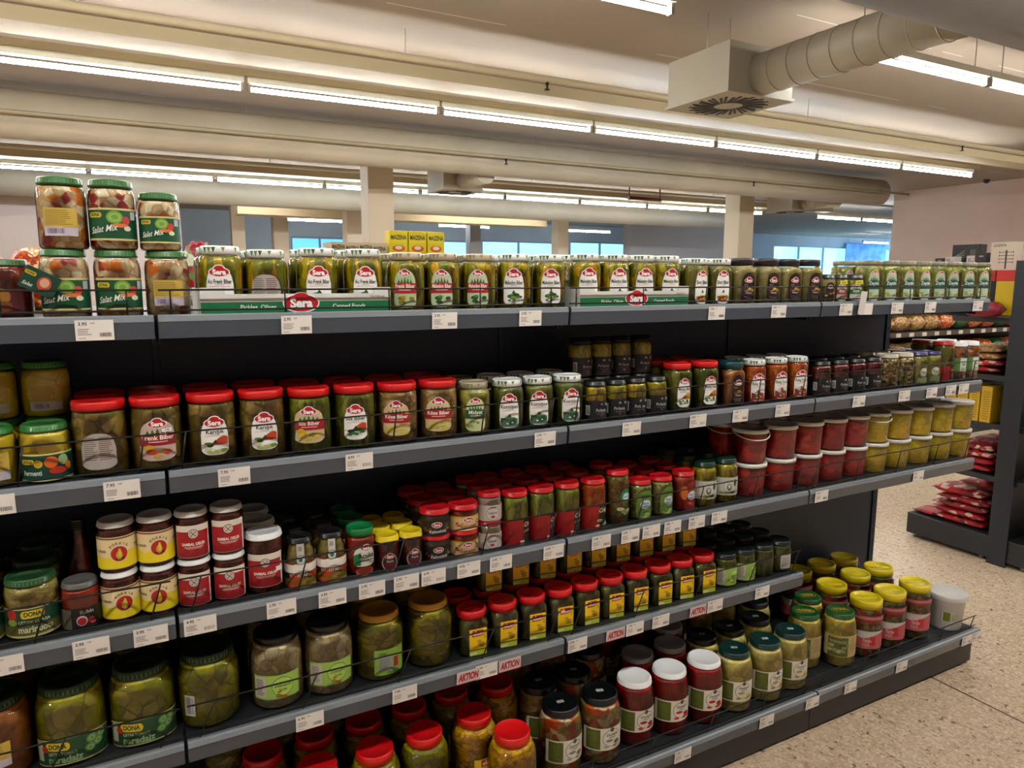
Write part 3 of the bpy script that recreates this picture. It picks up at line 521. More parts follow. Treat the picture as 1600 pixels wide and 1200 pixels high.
 ('dona_kupusa',-0.319,1.824,0.8705,12,1,2,'green-lidded shredded cabbage salad jar, leftmost, in the row behind, on the third shelf'),
 ('dona_kupusa',-0.218,1.824,0.8705,7,1,2,'green-lidded shredded cabbage salad jar, second from left, in the row behind, on the third shelf'),
 ('dona_kupusa',-0.319,1.930,0.8705,15,2,2,'green-lidded shredded cabbage salad jar, leftmost, in the third row, on the third shelf'),
 ('dona_kupusa',-0.218,1.930,0.8705,3,2,2,'green-lidded shredded cabbage salad jar, second from left, in the third row, on the third shelf'),
 ('pomegranate',-0.131,1.705,0.8705,-1,0,2,'grey-lidded red jar with black pomegranate label on the third shelf'),
 ('dark_tall',-0.128,1.784,0.8705,15,1,2,'dark bottle of pomegranate sauce on the third shelf'),
 ('sambal_y',-0.056,1.705,0.8705,7,0,2,'sambal jar with yellow flame label, lower, leftmost, on the third shelf'),
 ('sambal_y',0.019,1.705,0.8705,-6,0,2,'sambal jar with yellow flame label, lower, second from left, on the third shelf'),
 ('sambal_y',-0.056,1.705,0.9825,3,0,2,'sambal jar with yellow flame label, upper, leftmost, on the third shelf'),
 ('sambal_y',0.019,1.705,0.9825,5,0,2,'sambal jar with yellow flame label, upper, second from left, on the third shelf'),
 ('sambal_r',0.093,1.704,0.8705,-7,0,2,'small red sambal jar with crimson label, lower, leftmost, on the third shelf'),
 ('sambal_r',0.167,1.704,0.8705,-6,0,2,'small red sambal jar with crimson label, lower, second from left, on the third shelf'),
 ('sambal_r',0.093,1.704,0.9825,0,0,2,'small red sambal jar with crimson label, upper, leftmost, on the third shelf'),
 ('sambal_r',0.167,1.704,0.9825,-2,0,2,'small red sambal jar with crimson label, upper, second from left, on the third shelf'),
 ('sambal_big',0.247,1.711,0.8705,-7,0,2,'tall sambal jar with crimson label on the third shelf'),
 ('sambal_big',0.247,1.804,0.8705,-0,1,2,'tall sambal jar with crimson label, in the row behind, on the third shelf'),
 ('sambal_big',0.247,1.897,0.8705,-4,2,2,'tall sambal jar with crimson label, in the third row, on the third shelf'),
 ('tag_paste',0.328,1.705,0.8705,-8,0,2,'black-lidded olive paste jar with paper seal, leftmost, on the third shelf'),
 ('tag_paste',0.403,1.705,0.8705,-8,0,2,'black-lidded olive paste jar with paper seal, second from left, on the third shelf'),
 ('tag_paste',0.328,1.785,0.8705,-12,1,2,'black-lidded olive paste jar with paper seal, leftmost, in the row behind, on the third shelf'),
 ('tag_paste',0.403,1.785,0.8705,-1,1,2,'black-lidded olive paste jar with paper seal, second from left, in the row behind'),
 ('tag_paste',0.328,1.865,0.8705,-21,2,2,'black-lidded olive paste jar with paper seal, leftmost, in the third row, on the third shelf'),
 ('tag_paste',0.403,1.865,0.8705,-8,2,2,'black-lidded olive paste jar with paper seal, second from left, in the third row'),
 ('acuka',0.478,1.705,0.8705,1,0,2,'green-lidded red pepper spread jar on the third shelf'),
 ('acuka',0.478,1.785,0.8705,-15,1,2,'green-lidded red pepper spread jar, in the row behind, on the third shelf'),
 ('acuka',0.478,1.865,0.8705,-8,2,2,'green-lidded red pepper spread jar, in the third row, on the third shelf'),
 ('small_yel',0.547,1.699,0.8705,-6,0,2,'small yellow-lidded dark red jar, leftmost, on the third shelf'),
 ('small_yel',0.611,1.699,0.8705,-1,0,2,'small yellow-lidded dark red jar, second from left, on the third shelf'),
 ('small_yel',0.547,1.768,0.8705,-0,1,2,'small yellow-lidded dark red jar, leftmost, in the row behind, on the third shelf'),
 ('small_yel',0.611,1.768,0.8705,1,1,2,'small yellow-lidded dark red jar, second from left, in the row behind, on the third shelf'),
 ('small_yel',0.547,1.837,0.8705,9,2,2,'small yellow-lidded dark red jar, leftmost, in the third row, on the third shelf'),
 ('small_yel',0.611,1.837,0.8705,-3,2,2,'small yellow-lidded dark red jar, second from left, in the third row, on the third shelf'),
 ('low_black',0.683,1.709,0.8705,-8,0,2,'squat red-lidded jar with black label, lower, on the third shelf'),
 ('low_black',0.683,1.709,0.9395,-13,0,2,'squat red-lidded jar with black label, upper, on the third shelf'),
 ('low_black',0.683,1.797,0.8705,2,1,2,'squat red-lidded jar with black label, lower, in the row behind, on the third shelf'),
 ('low_black',0.683,1.797,0.9395,-14,1,2,'squat red-lidded jar with black label, upper, in the row behind, on the third shelf'),
 ('low_black',0.683,1.885,0.8705,-10,2,2,'squat red-lidded jar with black label, lower, in the third row, on the third shelf'),
 ('low_black',0.683,1.885,0.9395,-22,2,2,'squat red-lidded jar with black label, upper, in the third row, on the third shelf'),
 ('low_cream',0.766,1.709,0.8705,-6,0,2,'squat red-lidded jar with cream label, lower, on the third shelf'),
 ('low_cream',0.766,1.709,0.9395,-3,0,2,'squat red-lidded jar with cream label, upper, on the third shelf'),
 ('low_cream',0.766,1.797,0.8705,-12,1,2,'squat red-lidded jar with cream label, lower, in the row behind, on the third shelf'),
 ('low_cream',0.766,1.797,0.9395,-1,1,2,'squat red-lidded jar with cream label, upper, in the row behind, on the third shelf'),
 ('low_cream',0.766,1.885,0.8705,-16,2,2,'squat red-lidded jar with cream label, lower, in the third row, on the third shelf'),
 ('low_cream',0.766,1.885,0.9395,-4,2,2,'squat red-lidded jar with cream label, upper, in the third row, on the third shelf'),
 ('low_white',0.842,1.702,0.8705,-11,0,2,'small red-lidded pale jar with white label, lower, on the third shelf'),
 ('low_white',0.842,1.702,0.9505,-8,0,2,'small red-lidded pale jar with white label, upper, on the third shelf'),
 ('low_white',0.842,1.776,0.8705,-3,1,2,'small red-lidded pale jar with white label, lower, in the row behind, on the third shelf'),
 ('low_white',0.842,1.776,0.9505,-6,1,2,'small red-lidded pale jar with white label, upper, in the row behind, on the third shelf'),
 ('low_white',0.842,1.850,0.8705,-21,2,2,'small red-lidded pale jar with white label, lower, in the third row, on the third shelf'),
 ('low_white',0.842,1.850,0.9505,-15,2,2,'small red-lidded pale jar with white label, upper, in the third row, on the third shelf'),
 ('crisp',0.924,1.708,0.8705,-6,0,2,'red-lidded green pepper jar with red and black label, leftmost, on the third shelf'),
 ('crisp',1.010,1.708,0.8705,-4,0,2,'red-lidded green pepper jar with red and black label, second from left, on the third shelf'),
 ('crisp',1.098,1.708,0.8705,-14,0,2,'red-lidded green pepper jar with red and black label, third from left, on the third shelf'),
 ('crisp',0.924,1.795,0.8705,-17,1,2,'red-lidded green pepper jar with red and black label, leftmost, in the row behind'),
 ('crisp',1.010,1.795,0.8705,-12,1,2,'red-lidded green pepper jar with red and black label, second from left, in the row behind'),
 ('crisp',1.098,1.795,0.8705,0,1,2,'red-lidded green pepper jar with red and black label, third from left, in the row behind'),
 ('crisp',0.924,1.882,0.8705,-3,2,2,'red-lidded green pepper jar with red and black label, leftmost, in the third row'),
 ('crisp',1.010,1.882,0.8705,-4,2,2,'red-lidded green pepper jar with red and black label, second from left, in the third row'),
 ('crisp',1.098,1.882,0.8705,-6,2,2,'red-lidded green pepper jar with red and black label, third from left, in the third row'),
 ('crisp_mix',1.191,1.708,0.8705,-17,0,2,'red-lidded orange pickle jar with red label on the third shelf'),
 ('crisp_mix',1.191,1.795,0.8705,-7,1,2,'red-lidded orange pickle jar with red label, in the row behind, on the third shelf'),
 ('crisp_mix',1.191,1.882,0.8705,-1,2,2,'red-lidded orange pickle jar with red label, in the third row, on the third shelf'),
 ('tall_bezel',1.280,1.707,0.8705,-12,0,2,'tall red-lidded jar of beans and carrot on the third shelf'),
 ('tall_bezel',1.280,1.791,0.8705,-6,1,2,'tall red-lidded jar of beans and carrot, in the row behind, on the third shelf'),
 ('bezelye',1.367,1.708,0.8705,-22,0,2,'red-lidded jar of pale green beans, leftmost, on the third shelf'),
 ('bezelye',1.451,1.708,0.8705,-11,0,2,'red-lidded jar of pale green beans, second from left, on the third shelf'),
 ('bezelye',1.367,1.794,0.8705,-22,1,2,'red-lidded jar of pale green beans, leftmost, in the row behind, on the third shelf'),
 ('bezelye',1.451,1.794,0.8705,-16,1,2,'red-lidded jar of pale green beans, second from left, in the row behind'),
 ('bezelye',1.367,1.880,0.8705,-27,2,2,'red-lidded jar of pale green beans, leftmost, in the third row, on the third shelf'),
 ('bezelye',1.451,1.880,0.8705,-24,2,2,'red-lidded jar of pale green beans, second from left, in the third row'),
 ('red_bezel',1.544,1.708,0.8705,-9,0,2,'red-lidded red sauce jar with blue and orange label on the third shelf'),
 ('red_bezel',1.544,1.794,0.8705,-1,1,2,'red-lidded red sauce jar with blue and orange label, in the row behind'),
 ('red_bezel',1.544,1.880,0.8705,-14,2,2,'red-lidded red sauce jar with blue and orange label, in the third row'),
 ('green_rome',1.636,1.710,0.8705,-16,0,2,'dark green-lidded pepper jar with white plant label, leftmost, on the third shelf'),
 ('green_rome',1.730,1.710,0.8705,-19,0,2,'dark green-lidded pepper jar with white plant label, second from left, on the third shelf'),
 ('green_rome',1.636,1.800,0.8705,-14,1,2,'dark green-lidded pepper jar with white plant label, leftmost, in the row behind'),
 ('green_rome',1.730,1.800,0.8705,-15,1,2,'dark green-lidded pepper jar with white plant label, second from left, in the row behind'),
 ('green_rome',1.636,1.890,0.8705,-7,2,2,'dark green-lidded pepper jar with white plant label, leftmost, in the third row'),
 ('green_rome',1.730,1.890,0.8705,-16,2,2,'dark green-lidded pepper jar with white plant label, second from left, in the third row'),
 ('red_bucket',1.859,1.728,0.8705,-30,0,2,'clear tub of red peppers, lower, leftmost, on the third shelf'),
 ('red_bucket',2.003,1.728,0.8705,-21,0,2,'clear tub of red peppers, lower, second from left, on the third shelf'),
 ('red_bucket',2.139,1.728,0.8705,-26,0,2,'clear tub of red peppers, lower, third from left, on the third shelf'),
 ('red_bucket',2.267,1.728,0.8705,-27,0,2,'clear tub of red peppers, lower, fourth from left, on the third shelf'),
 ('red_bucket',2.394,1.728,0.8705,-25,0,2,'clear tub of red peppers, lower, fifth from left, on the third shelf'),
 ('red_bucket',1.859,1.728,0.9885,-20,0,2,'clear tub of red peppers, upper, leftmost, on the third shelf'),
 ('red_bucket',2.003,1.728,0.9885,-31,0,2,'clear tub of red peppers, upper, second from left, on the third shelf'),
 ('red_bucket',2.139,1.728,0.9885,-19,0,2,'clear tub of red peppers, upper, third from left, on the third shelf'),
 ('red_bucket',2.267,1.728,0.9885,-20,0,2,'clear tub of red peppers, upper, fourth from left, on the third shelf'),
 ('red_bucket',2.394,1.728,0.9885,-28,0,2,'clear tub of red peppers, upper, fifth from left, on the third shelf'),
 ('red_bucket',1.859,1.854,0.8705,-28,1,2,'clear tub of red peppers, lower, leftmost, in the row behind, on the third shelf'),
 ('red_bucket',2.003,1.854,0.8705,-29,1,2,'clear tub of red peppers, lower, second from left, in the row behind'),
 ('red_bucket',2.139,1.854,0.8705,-14,1,2,'clear tub of red peppers, lower, third from left, in the row behind'),
 ('red_bucket',2.267,1.854,0.8705,-17,1,2,'clear tub of red peppers, lower, fourth from left, in the row behind'),
 ('red_bucket',2.394,1.854,0.8705,-21,1,2,'clear tub of red peppers, lower, fifth from left, in the row behind'),
 ('red_bucket',1.859,1.854,0.9885,-35,1,2,'clear tub of red peppers, upper, leftmost, in the row behind, on the third shelf'),
 ('red_bucket',2.003,1.854,0.9885,-25,1,2,'clear tub of red peppers, upper, second from left, in the row behind'),
 ('red_bucket',2.139,1.854,0.9885,-40,1,2,'clear tub of red peppers, upper, third from left, in the row behind'),
 ('red_bucket',2.267,1.854,0.9885,-33,1,2,'clear tub of red peppers, upper, fourth from left, in the row behind'),
 ('red_bucket',2.394,1.854,0.9885,-22,1,2,'clear tub of red peppers, upper, fifth from left, in the row behind'),
 ('yel_bucket',2.519,1.728,0.8705,-24,0,2,'clear tub of yellow peppers, lower, leftmost, on the third shelf'),
 ('yel_bucket',2.657,1.728,0.8705,-30,0,2,'clear tub of yellow peppers, lower, second from left, on the third shelf'),
 ('yel_bucket',2.794,1.728,0.8705,-33,0,2,'clear tub of yellow peppers, lower, third from left, on the third shelf'),
 ('yel_bucket',2.937,1.728,0.8705,-25,0,2,'clear tub of yellow peppers, lower, fourth from left, on the third shelf'),
 ('yel_bucket',3.073,1.728,0.8705,-26,0,2,'clear tub of yellow peppers, lower, fifth from left, on the third shelf'),
 ('yel_bucket',2.519,1.728,0.9885,-25,0,2,'clear tub of yellow peppers, upper, leftmost, on the third shelf'),
 ('yel_bucket',2.657,1.728,0.9885,-28,0,2,'clear tub of yellow peppers, upper, second from left, on the third shelf'),
 ('yel_bucket',2.794,1.728,0.9885,-29,0,2,'clear tub of yellow peppers, upper, third from left, on the third shelf'),
 ('yel_bucket',2.937,1.728,0.9885,-23,0,2,'clear tub of yellow peppers, upper, fourth from left, on the third shelf'),
 ('yel_bucket',3.073,1.728,0.9885,-30,0,2,'clear tub of yellow peppers, upper, fifth from left, on the third shelf'),
 ('yel_bucket',2.519,1.854,0.8705,-43,1,2,'clear tub of yellow peppers, lower, leftmost, in the row behind, on the third shelf'),
 ('yel_bucket',2.657,1.854,0.8705,-21,1,2,'clear tub of yellow peppers, lower, second from left, in the row behind'),
 ('yel_bucket',2.794,1.854,0.8705,-21,1,2,'clear tub of yellow peppers, lower, third from left, in the row behind'),
 ('yel_bucket',2.937,1.854,0.8705,-35,1,2,'clear tub of yellow peppers, lower, fourth from left, in the row behind'),
 ('yel_bucket',3.073,1.854,0.8705,-36,1,2,'clear tub of yellow peppers, lower, fifth from left, in the row behind'),
 ('yel_bucket',2.519,1.854,0.9885,-22,1,2,'clear tub of yellow peppers, upper, leftmost, in the row behind, on the third shelf'),
 ('yel_bucket',2.657,1.854,0.9885,-39,1,2,'clear tub of yellow peppers, upper, second from left, in the row behind'),
 ('yel_bucket',2.794,1.854,0.9885,-28,1,2,'clear tub of yellow peppers, upper, third from left, in the row behind'),
 ('yel_bucket',2.937,1.854,0.9885,-20,1,2,'clear tub of yellow peppers, upper, fourth from left, in the row behind'),
 ('yel_bucket',3.073,1.854,0.9885,-31,1,2,'clear tub of yellow peppers, upper, fifth from left, in the row behind'),
 ('dona_orange',-0.309,1.737,0.5707,4,0,3,'large green-lidded jar of orange vegetables on the fourth shelf'),
 ('dona_orange',-0.309,1.881,0.5707,10,1,3,'large green-lidded jar of orange vegetables, in the row behind, on the fourth shelf'),
 ('dona_para',-0.170,1.737,0.5707,2,0,3,'large green-lidded green tomato jar, leftmost, on the fourth shelf'),
 ('dona_para',-0.031,1.737,0.5707,2,0,3,'large green-lidded green tomato jar, second from left, on the fourth shelf'),
 ('dona_para',-0.170,1.881,0.5707,14,1,3,'large green-lidded green tomato jar, leftmost, in the row behind, on the fourth shelf'),
 ('dona_para',-0.031,1.881,0.5707,1,1,3,'large green-lidded green tomato jar, second from left, in the row behind, on the fourth shelf'),
 ('dona_paraback',0.110,1.737,0.5707,-9,0,3,'large green-lidded green tomato jar with barcode label on the fourth shelf'),
 ('dona_paraback',0.110,1.881,0.5707,-20,1,3,'large green-lidded green tomato jar with barcode label, in the row behind, on the fourth shelf'),
 ('black_large',0.266,1.731,0.5707,-11,0,3,'large black-lidded cabbage jar with lime label, leftmost, on the fourth shelf'),
 ('black_large',0.393,1.731,0.5707,-5,0,3,'large black-lidded cabbage jar with lime label, second from left, on the fourth shelf'),
 ('black_large',0.266,1.863,0.5707,-8,1,3,'large black-lidded cabbage jar with lime label, leftmost, in the row behind, on the fourth shelf'),
 ('black_large',0.393,1.863,0.5707,-16,1,3,'large black-lidded cabbage jar with lime label, second from left, in the row behind'),
 ('gold_large',0.529,1.732,0.5707,-13,0,3,'large gold-lidded green pepper jar with lime label on the fourth shelf'),
 ('gold_large',0.529,1.867,0.5707,-2,1,3,'large gold-lidded green pepper jar with lime label, in the row behind, on the fourth shelf'),
 ('gold_plain',0.669,1.732,0.5707,-13,0,3,'large gold-lidded green pepper jar without label on the fourth shelf'),
 ('gold_plain',0.669,1.867,0.5707,-17,1,3,'large gold-lidded green pepper jar without label, in the row behind, on the fourth shelf'),
 ('yellow_sq',0.791,1.714,0.5707,-5,0,3,'square red-lidded pepper jar with yellow label, lower, leftmost, on the fourth shelf'),
 ('yellow_sq',0.888,1.714,0.5707,-6,0,3,'square red-lidded pepper jar with yellow label, lower, second from left, on the fourth shelf'),
 ('yellow_sq',0.983,1.714,0.5707,-6,0,3,'square red-lidded pepper jar with yellow label, lower, third from left, on the fourth shelf'),
 ('yellow_sq',1.078,1.714,0.5707,-6,0,3,'square red-lidded pepper jar with yellow label, lower, fourth from left, on the fourth shelf'),
 ('yellow_sq',1.171,1.714,0.5707,-3,0,3,'square red-lidded pepper jar with yellow label, lower, fifth from left, on the fourth shelf'),
 ('yellow_sq',1.265,1.714,0.5707,-7,0,3,'square red-lidded pepper jar with yellow label, lower, sixth from left, on the fourth shelf'),
 ('yellow_sq',1.360,1.714,0.5707,-7,0,3,'square red-lidded pepper jar with yellow label, lower, seventh from left, on the fourth shelf'),
 ('yellow_sq',1.456,1.714,0.5707,-5,0,3,'square red-lidded pepper jar with yellow label, lower, eighth from left, on the fourth shelf'),
 ('yellow_sq',1.549,1.714,0.5707,-8,0,3,'square red-lidded pepper jar with yellow label, lower, ninth from left, on the fourth shelf'),
 ('yellow_sq',1.643,1.714,0.5707,-5,0,3,'square red-lidded pepper jar with yellow label, lower, tenth from left, on the fourth shelf'),
 ('yellow_sq',0.791,1.813,0.5707,-9,1,3,'square red-lidded pepper jar with yellow label, lower, leftmost, in the row behind'),
 ('yellow_sq',0.888,1.813,0.5707,-9,1,3,'square red-lidded pepper jar with yellow label, lower, second from left, in the row behind'),
 ('yellow_sq',0.983,1.813,0.5707,-5,1,3,'square red-lidded pepper jar with yellow label, lower, third from left, in the row behind'),
 ('yellow_sq',1.078,1.813,0.5707,-7,1,3,'square red-lidded pepper jar with yellow label, lower, fourth from left, in the row behind'),
 ('yellow_sq',1.171,1.813,0.5707,-8,1,3,'square red-lidded pepper jar with yellow label, lower, fifth from left, in the row behind'),
 ('yellow_sq',1.265,1.813,0.5707,-3,1,3,'square red-lidded pepper jar with yellow label, lower, sixth from left, in the row behind'),
 ('yellow_sq',1.360,1.813,0.5707,-4,1,3,'square red-lidded pepper jar with yellow label, lower, seventh from left, in the row behind'),
 ('yellow_sq',1.456,1.813,0.5707,-5,1,3,'square red-lidded pepper jar with yellow label, lower, eighth from left, in the row behind'),
 ('yellow_sq',1.549,1.813,0.5707,-7,1,3,'square red-lidded pepper jar with yellow label, lower, ninth from left, in the row behind'),
 ('yellow_sq',1.643,1.813,0.5707,-4,1,3,'square red-lidded pepper jar with yellow label, lower, tenth from left, in the row behind'),
 ('yellow_sq',0.888,1.813,0.6987,-3,1,3,'square red-lidded pepper jar with yellow label, upper, leftmost, in the row behind'),
 ('yellow_sq',0.983,1.813,0.6987,-8,1,3,'square red-lidded pepper jar with yellow label, upper, second from left, in the row behind'),
 ('yellow_sq',1.078,1.813,0.6987,-9,1,3,'square red-lidded pepper jar with yellow label, upper, third from left, in the row behind'),
 ('yellow_sq',1.171,1.813,0.6987,-5,1,3,'square red-lidded pepper jar with yellow label, upper, fourth from left, in the row behind'),
 ('yellow_sq',1.265,1.813,0.6987,-7,1,3,'square red-lidded pepper jar with yellow label, upper, fifth from left, in the row behind'),
 ('yellow_sq',1.360,1.813,0.6987,-5,1,3,'square red-lidded pepper jar with yellow label, upper, sixth from left, in the row behind'),
 ('yellow_sq',1.456,1.813,0.6987,-7,1,3,'square red-lidded pepper jar with yellow label, upper, seventh from left, in the row behind'),
 ('yellow_sq',1.549,1.813,0.6987,-5,1,3,'square red-lidded pepper jar with yellow label, upper, eighth from left, in the row behind'),
 ('yellow_sq',1.643,1.813,0.6987,-9,1,3,'square red-lidded pepper jar with yellow label, upper, ninth from left, in the row behind'),
 ('dark_green',1.747,1.711,0.5707,-10,0,3,'dark-lidded gherkin jar with lime label, leftmost, on the fourth shelf'),
 ('dark_green',1.835,1.711,0.5707,-4,0,3,'dark-lidded gherkin jar with lime label, second from left, on the fourth shelf'),
 ('dark_green',1.747,1.803,0.5707,-12,1,3,'dark-lidded gherkin jar with lime label, leftmost, in the row behind, on the fourth shelf'),
 ('dark_green',1.835,1.803,0.5707,4,1,3,'dark-lidded gherkin jar with lime label, second from left, in the row behind'),
 ('dark_green',1.747,1.895,0.5707,-13,2,3,'dark-lidded gherkin jar with lime label, leftmost, in the third row, on the fourth shelf'),
 ('dark_green',1.835,1.895,0.5707,-21,2,3,'dark-lidded gherkin jar with lime label, second from left, in the third row'),
 ('dark_plain',1.926,1.711,0.5707,-9,0,3,'dark-lidded gherkin jar without label on the fourth shelf'),
 ('dark_plain',1.926,1.803,0.5707,-6,1,3,'dark-lidded gherkin jar without label, in the row behind, on the fourth shelf'),
 ('dark_plain',1.926,1.895,0.5707,-19,2,3,'dark-lidded gherkin jar without label, in the third row, on the fourth shelf'),
 ('dark_white',2.013,1.711,0.5707,-8,0,3,'dark-lidded gherkin jar with white back label on the fourth shelf'),
 ('dark_white',2.013,1.803,0.5707,-23,1,3,'dark-lidded gherkin jar with white back label, in the row behind, on the fourth shelf'),
 ('dark_white',2.013,1.895,0.5707,-10,2,3,'dark-lidded gherkin jar with white back label, in the third row, on the fourth shelf'),
 ('demi_yellow',0.857,1.593,0.1596,-19,0,4,'large red-lidded jar of yellow peppers on the base shelf'),
 ('demi_green',0.349,1.705,0.1596,-18,1,4,'large red-lidded jar of green peppers, leftmost, in the row behind, on the base shelf'),
 ('demi_green',0.499,1.700,0.1596,-14,1,4,'large red-lidded jar of green peppers, second from left, in the row behind'),
 ('demi_green',0.641,1.705,0.1596,-6,1,4,'large red-lidded jar of green peppers, third from left, in the row behind'),
 ('demi_yellow',0.798,1.717,0.1596,-2,1,4,'large red-lidded jar of yellow peppers, in the row behind, on the base shelf'),
 ('demi_green',0.234,1.824,0.1596,8,2,4,'large red-lidded jar of green peppers, second from left, in the third row'),
 ('demi_green',0.373,1.840,0.1596,-9,2,4,'large red-lidded jar of green peppers, fourth from left, in the third row'),
 ('demi_green',0.510,1.837,0.1596,-26,2,4,'large red-lidded jar of green peppers, sixth from left, in the third row'),
 ('demi_green',0.647,1.842,0.1596,-9,2,4,'large red-lidded jar of green peppers, seventh from left, in the third row'),
 ('demi_green',0.784,1.853,0.1596,-7,2,4,'large red-lidded jar of green peppers, eighth from left, in the third row'),
 ('demi_yellow',0.927,1.826,0.1596,-6,2,4,'large red-lidded jar of yellow peppers, in the third row, on the base shelf'),
 ('black_mix',1.053,1.655,0.1596,-10,0,4,'black-lidded jar of mixed vegetables with white label, leftmost, on the base shelf'),
 ('black_mix',1.190,1.648,0.1596,-18,0,4,'black-lidded jar of mixed vegetables with white label, second from left, on the base shelf'),
 ('black_mix',1.054,1.786,0.1596,-3,1,4,'black-lidded jar of mixed vegetables with white label, leftmost, in the row behind'),
 ('black_mix',1.185,1.786,0.1596,-15,1,4,'black-lidded jar of mixed vegetables with white label, second from left, in the row behind'),
 ('white_pepper',1.335,1.664,0.1596,-20,0,4,'white-lidded jar of red peppers with white label, leftmost, on the base shelf'),
 ('white_pepper',1.468,1.653,0.1596,-19,0,4,'white-lidded jar of red peppers with white label, second from left, on the base shelf'),
 ('white_pepper',1.609,1.645,0.1596,-26,0,4,'white-lidded jar of red peppers with white label, third from left, on the base shelf'),
 ('grey_pepper',1.434,1.775,0.1596,-17,1,4,'grey-lidded jar of red peppers, leftmost, in the row behind, on the base shelf'),
 ('grey_pepper',1.574,1.774,0.1596,-30,1,4,'grey-lidded jar of red peppers, second from left, in the row behind, on the base shelf'),
 ('dark_garlic',1.713,1.766,0.1596,-20,1,4,'black-lidded jar of pale whole pickles, leftmost, in the row behind, on the base shelf'),
 ('dark_garlic',1.845,1.765,0.1596,-10,1,4,'black-lidded jar of pale whole pickles, second from left, in the row behind'),
 ('dark_garlic',1.985,1.775,0.1596,-19,1,4,'black-lidded jar of pale whole pickles, third from left, in the row behind'),
 ('green_garlic',1.744,1.643,0.1596,-30,0,4,'dark green-lidded jar of pale whole pickles, leftmost, on the base shelf'),
 ('green_garlic',1.885,1.638,0.1596,-19,0,4,'dark green-lidded jar of pale whole pickles, second from left, on the base shelf'),
 ('green_garlic',2.021,1.645,0.1596,-26,0,4,'dark green-lidded jar of pale whole pickles, third from left, on the base shelf'),
 ('dona_gold',2.184,1.716,0.1596,-32,1,4,'green and gold lidded jar of pale whole peppers, leftmost, in the row behind'),
 ('dona_gold',2.311,1.661,0.1596,-24,0,4,'green and gold lidded jar of pale whole peppers on the base shelf'),
 ('dona_gold',2.304,1.803,0.1596,-20,1,4,'green and gold lidded jar of pale whole peppers, second from left, in the row behind'),
 ('yellow_cap',2.458,1.657,0.1596,-25,0,4,'yellow-capped pickle jar with pink and white label, leftmost, on the base shelf'),
 ('yellow_cap',2.605,1.658,0.1596,-28,0,4,'yellow-capped pickle jar with pink and white label, second from left, on the base shelf'),
 ('yellow_cap',2.764,1.656,0.1596,-27,0,4,'yellow-capped pickle jar with pink and white label, third from left, on the base shelf'),
 ('yellow_cap',2.451,1.808,0.1596,-31,1,4,'yellow-capped pickle jar with pink and white label, in the row behind, on the base shelf'),
 ('yellow_cap',2.629,1.830,0.1596,-39,2,4,'yellow-capped pickle jar with pink and white label, third from left, in the third row'),
 ('yellow_cap',2.777,1.828,0.1596,-39,2,4,'yellow-capped pickle jar with pink and white label, fifth from left, in the third row'),
 ('yellow_cap',2.440,1.969,0.1596,-37,2,4,'yellow-capped pickle jar with pink and white label, leftmost, in the third row'),
 ('yellow_cap',2.591,1.969,0.1596,-37,2,4,'yellow-capped pickle jar with pink and white label, second from left, in the third row'),
 ('yellow_cap',2.738,1.969,0.1596,-15,2,4,'yellow-capped pickle jar with pink and white label, fourth from left, in the third row'),
 ('demi_green',0.168,1.965,0.1596,-11,2,4,'large red-lidded jar of green peppers, leftmost, in the third row, on the base shelf'),
 ('demi_green',0.308,1.965,0.1596,-12,2,4,'large red-lidded jar of green peppers, third from left, in the third row'),
 ('demi_green',0.448,1.965,0.1596,4,2,4,'large red-lidded jar of green peppers, fifth from left, in the third row'),
 ('demi_green',0.868,1.965,0.1596,-4,2,4,'large red-lidded jar of green peppers, ninth from left, in the third row'),
 ('black_mix',1.065,1.968,0.1596,-1,2,4,'black-lidded jar of mixed vegetables with white label, leftmost, in the third row'),
 ('black_mix',1.205,1.968,0.1596,-19,2,4,'black-lidded jar of mixed vegetables with white label, second from left, in the third row'),
 ('black_mix',1.305,1.880,0.1596,-20,2,4,'black-lidded jar of mixed vegetables with white label, third from left, in the third row'),
 ('grey_pepper',1.433,1.970,0.1596,-25,2,4,'grey-lidded jar of red peppers, leftmost, in the third row, on the base shelf'),
 ('grey_pepper',1.563,1.970,0.1596,-24,2,4,'grey-lidded jar of red peppers, second from left, in the third row, on the base shelf'),
 ('grey_pepper',1.653,1.880,0.1596,-37,2,4,'grey-lidded jar of red peppers, third from left, in the third row, on the base shelf'),
 ('grey_pepper',1.743,1.970,0.1596,-24,2,4,'grey-lidded jar of red peppers, fourth from left, in the third row, on the base shelf'),
 ('dark_garlic',1.873,1.970,0.1596,-30,2,4,'black-lidded jar of pale whole pickles, leftmost, in the third row, on the base shelf'),
 ('dark_garlic',2.003,1.970,0.1596,-28,2,4,'black-lidded jar of pale whole pickles, second from left, in the third row'),
 ('dark_garlic',2.093,1.880,0.1596,-32,2,4,'black-lidded jar of pale whole pickles, third from left, in the third row'),
 ('dark_garlic',2.183,1.970,0.1596,-26,2,4,'black-lidded jar of pale whole pickles, fourth from left, in the third row'),
]
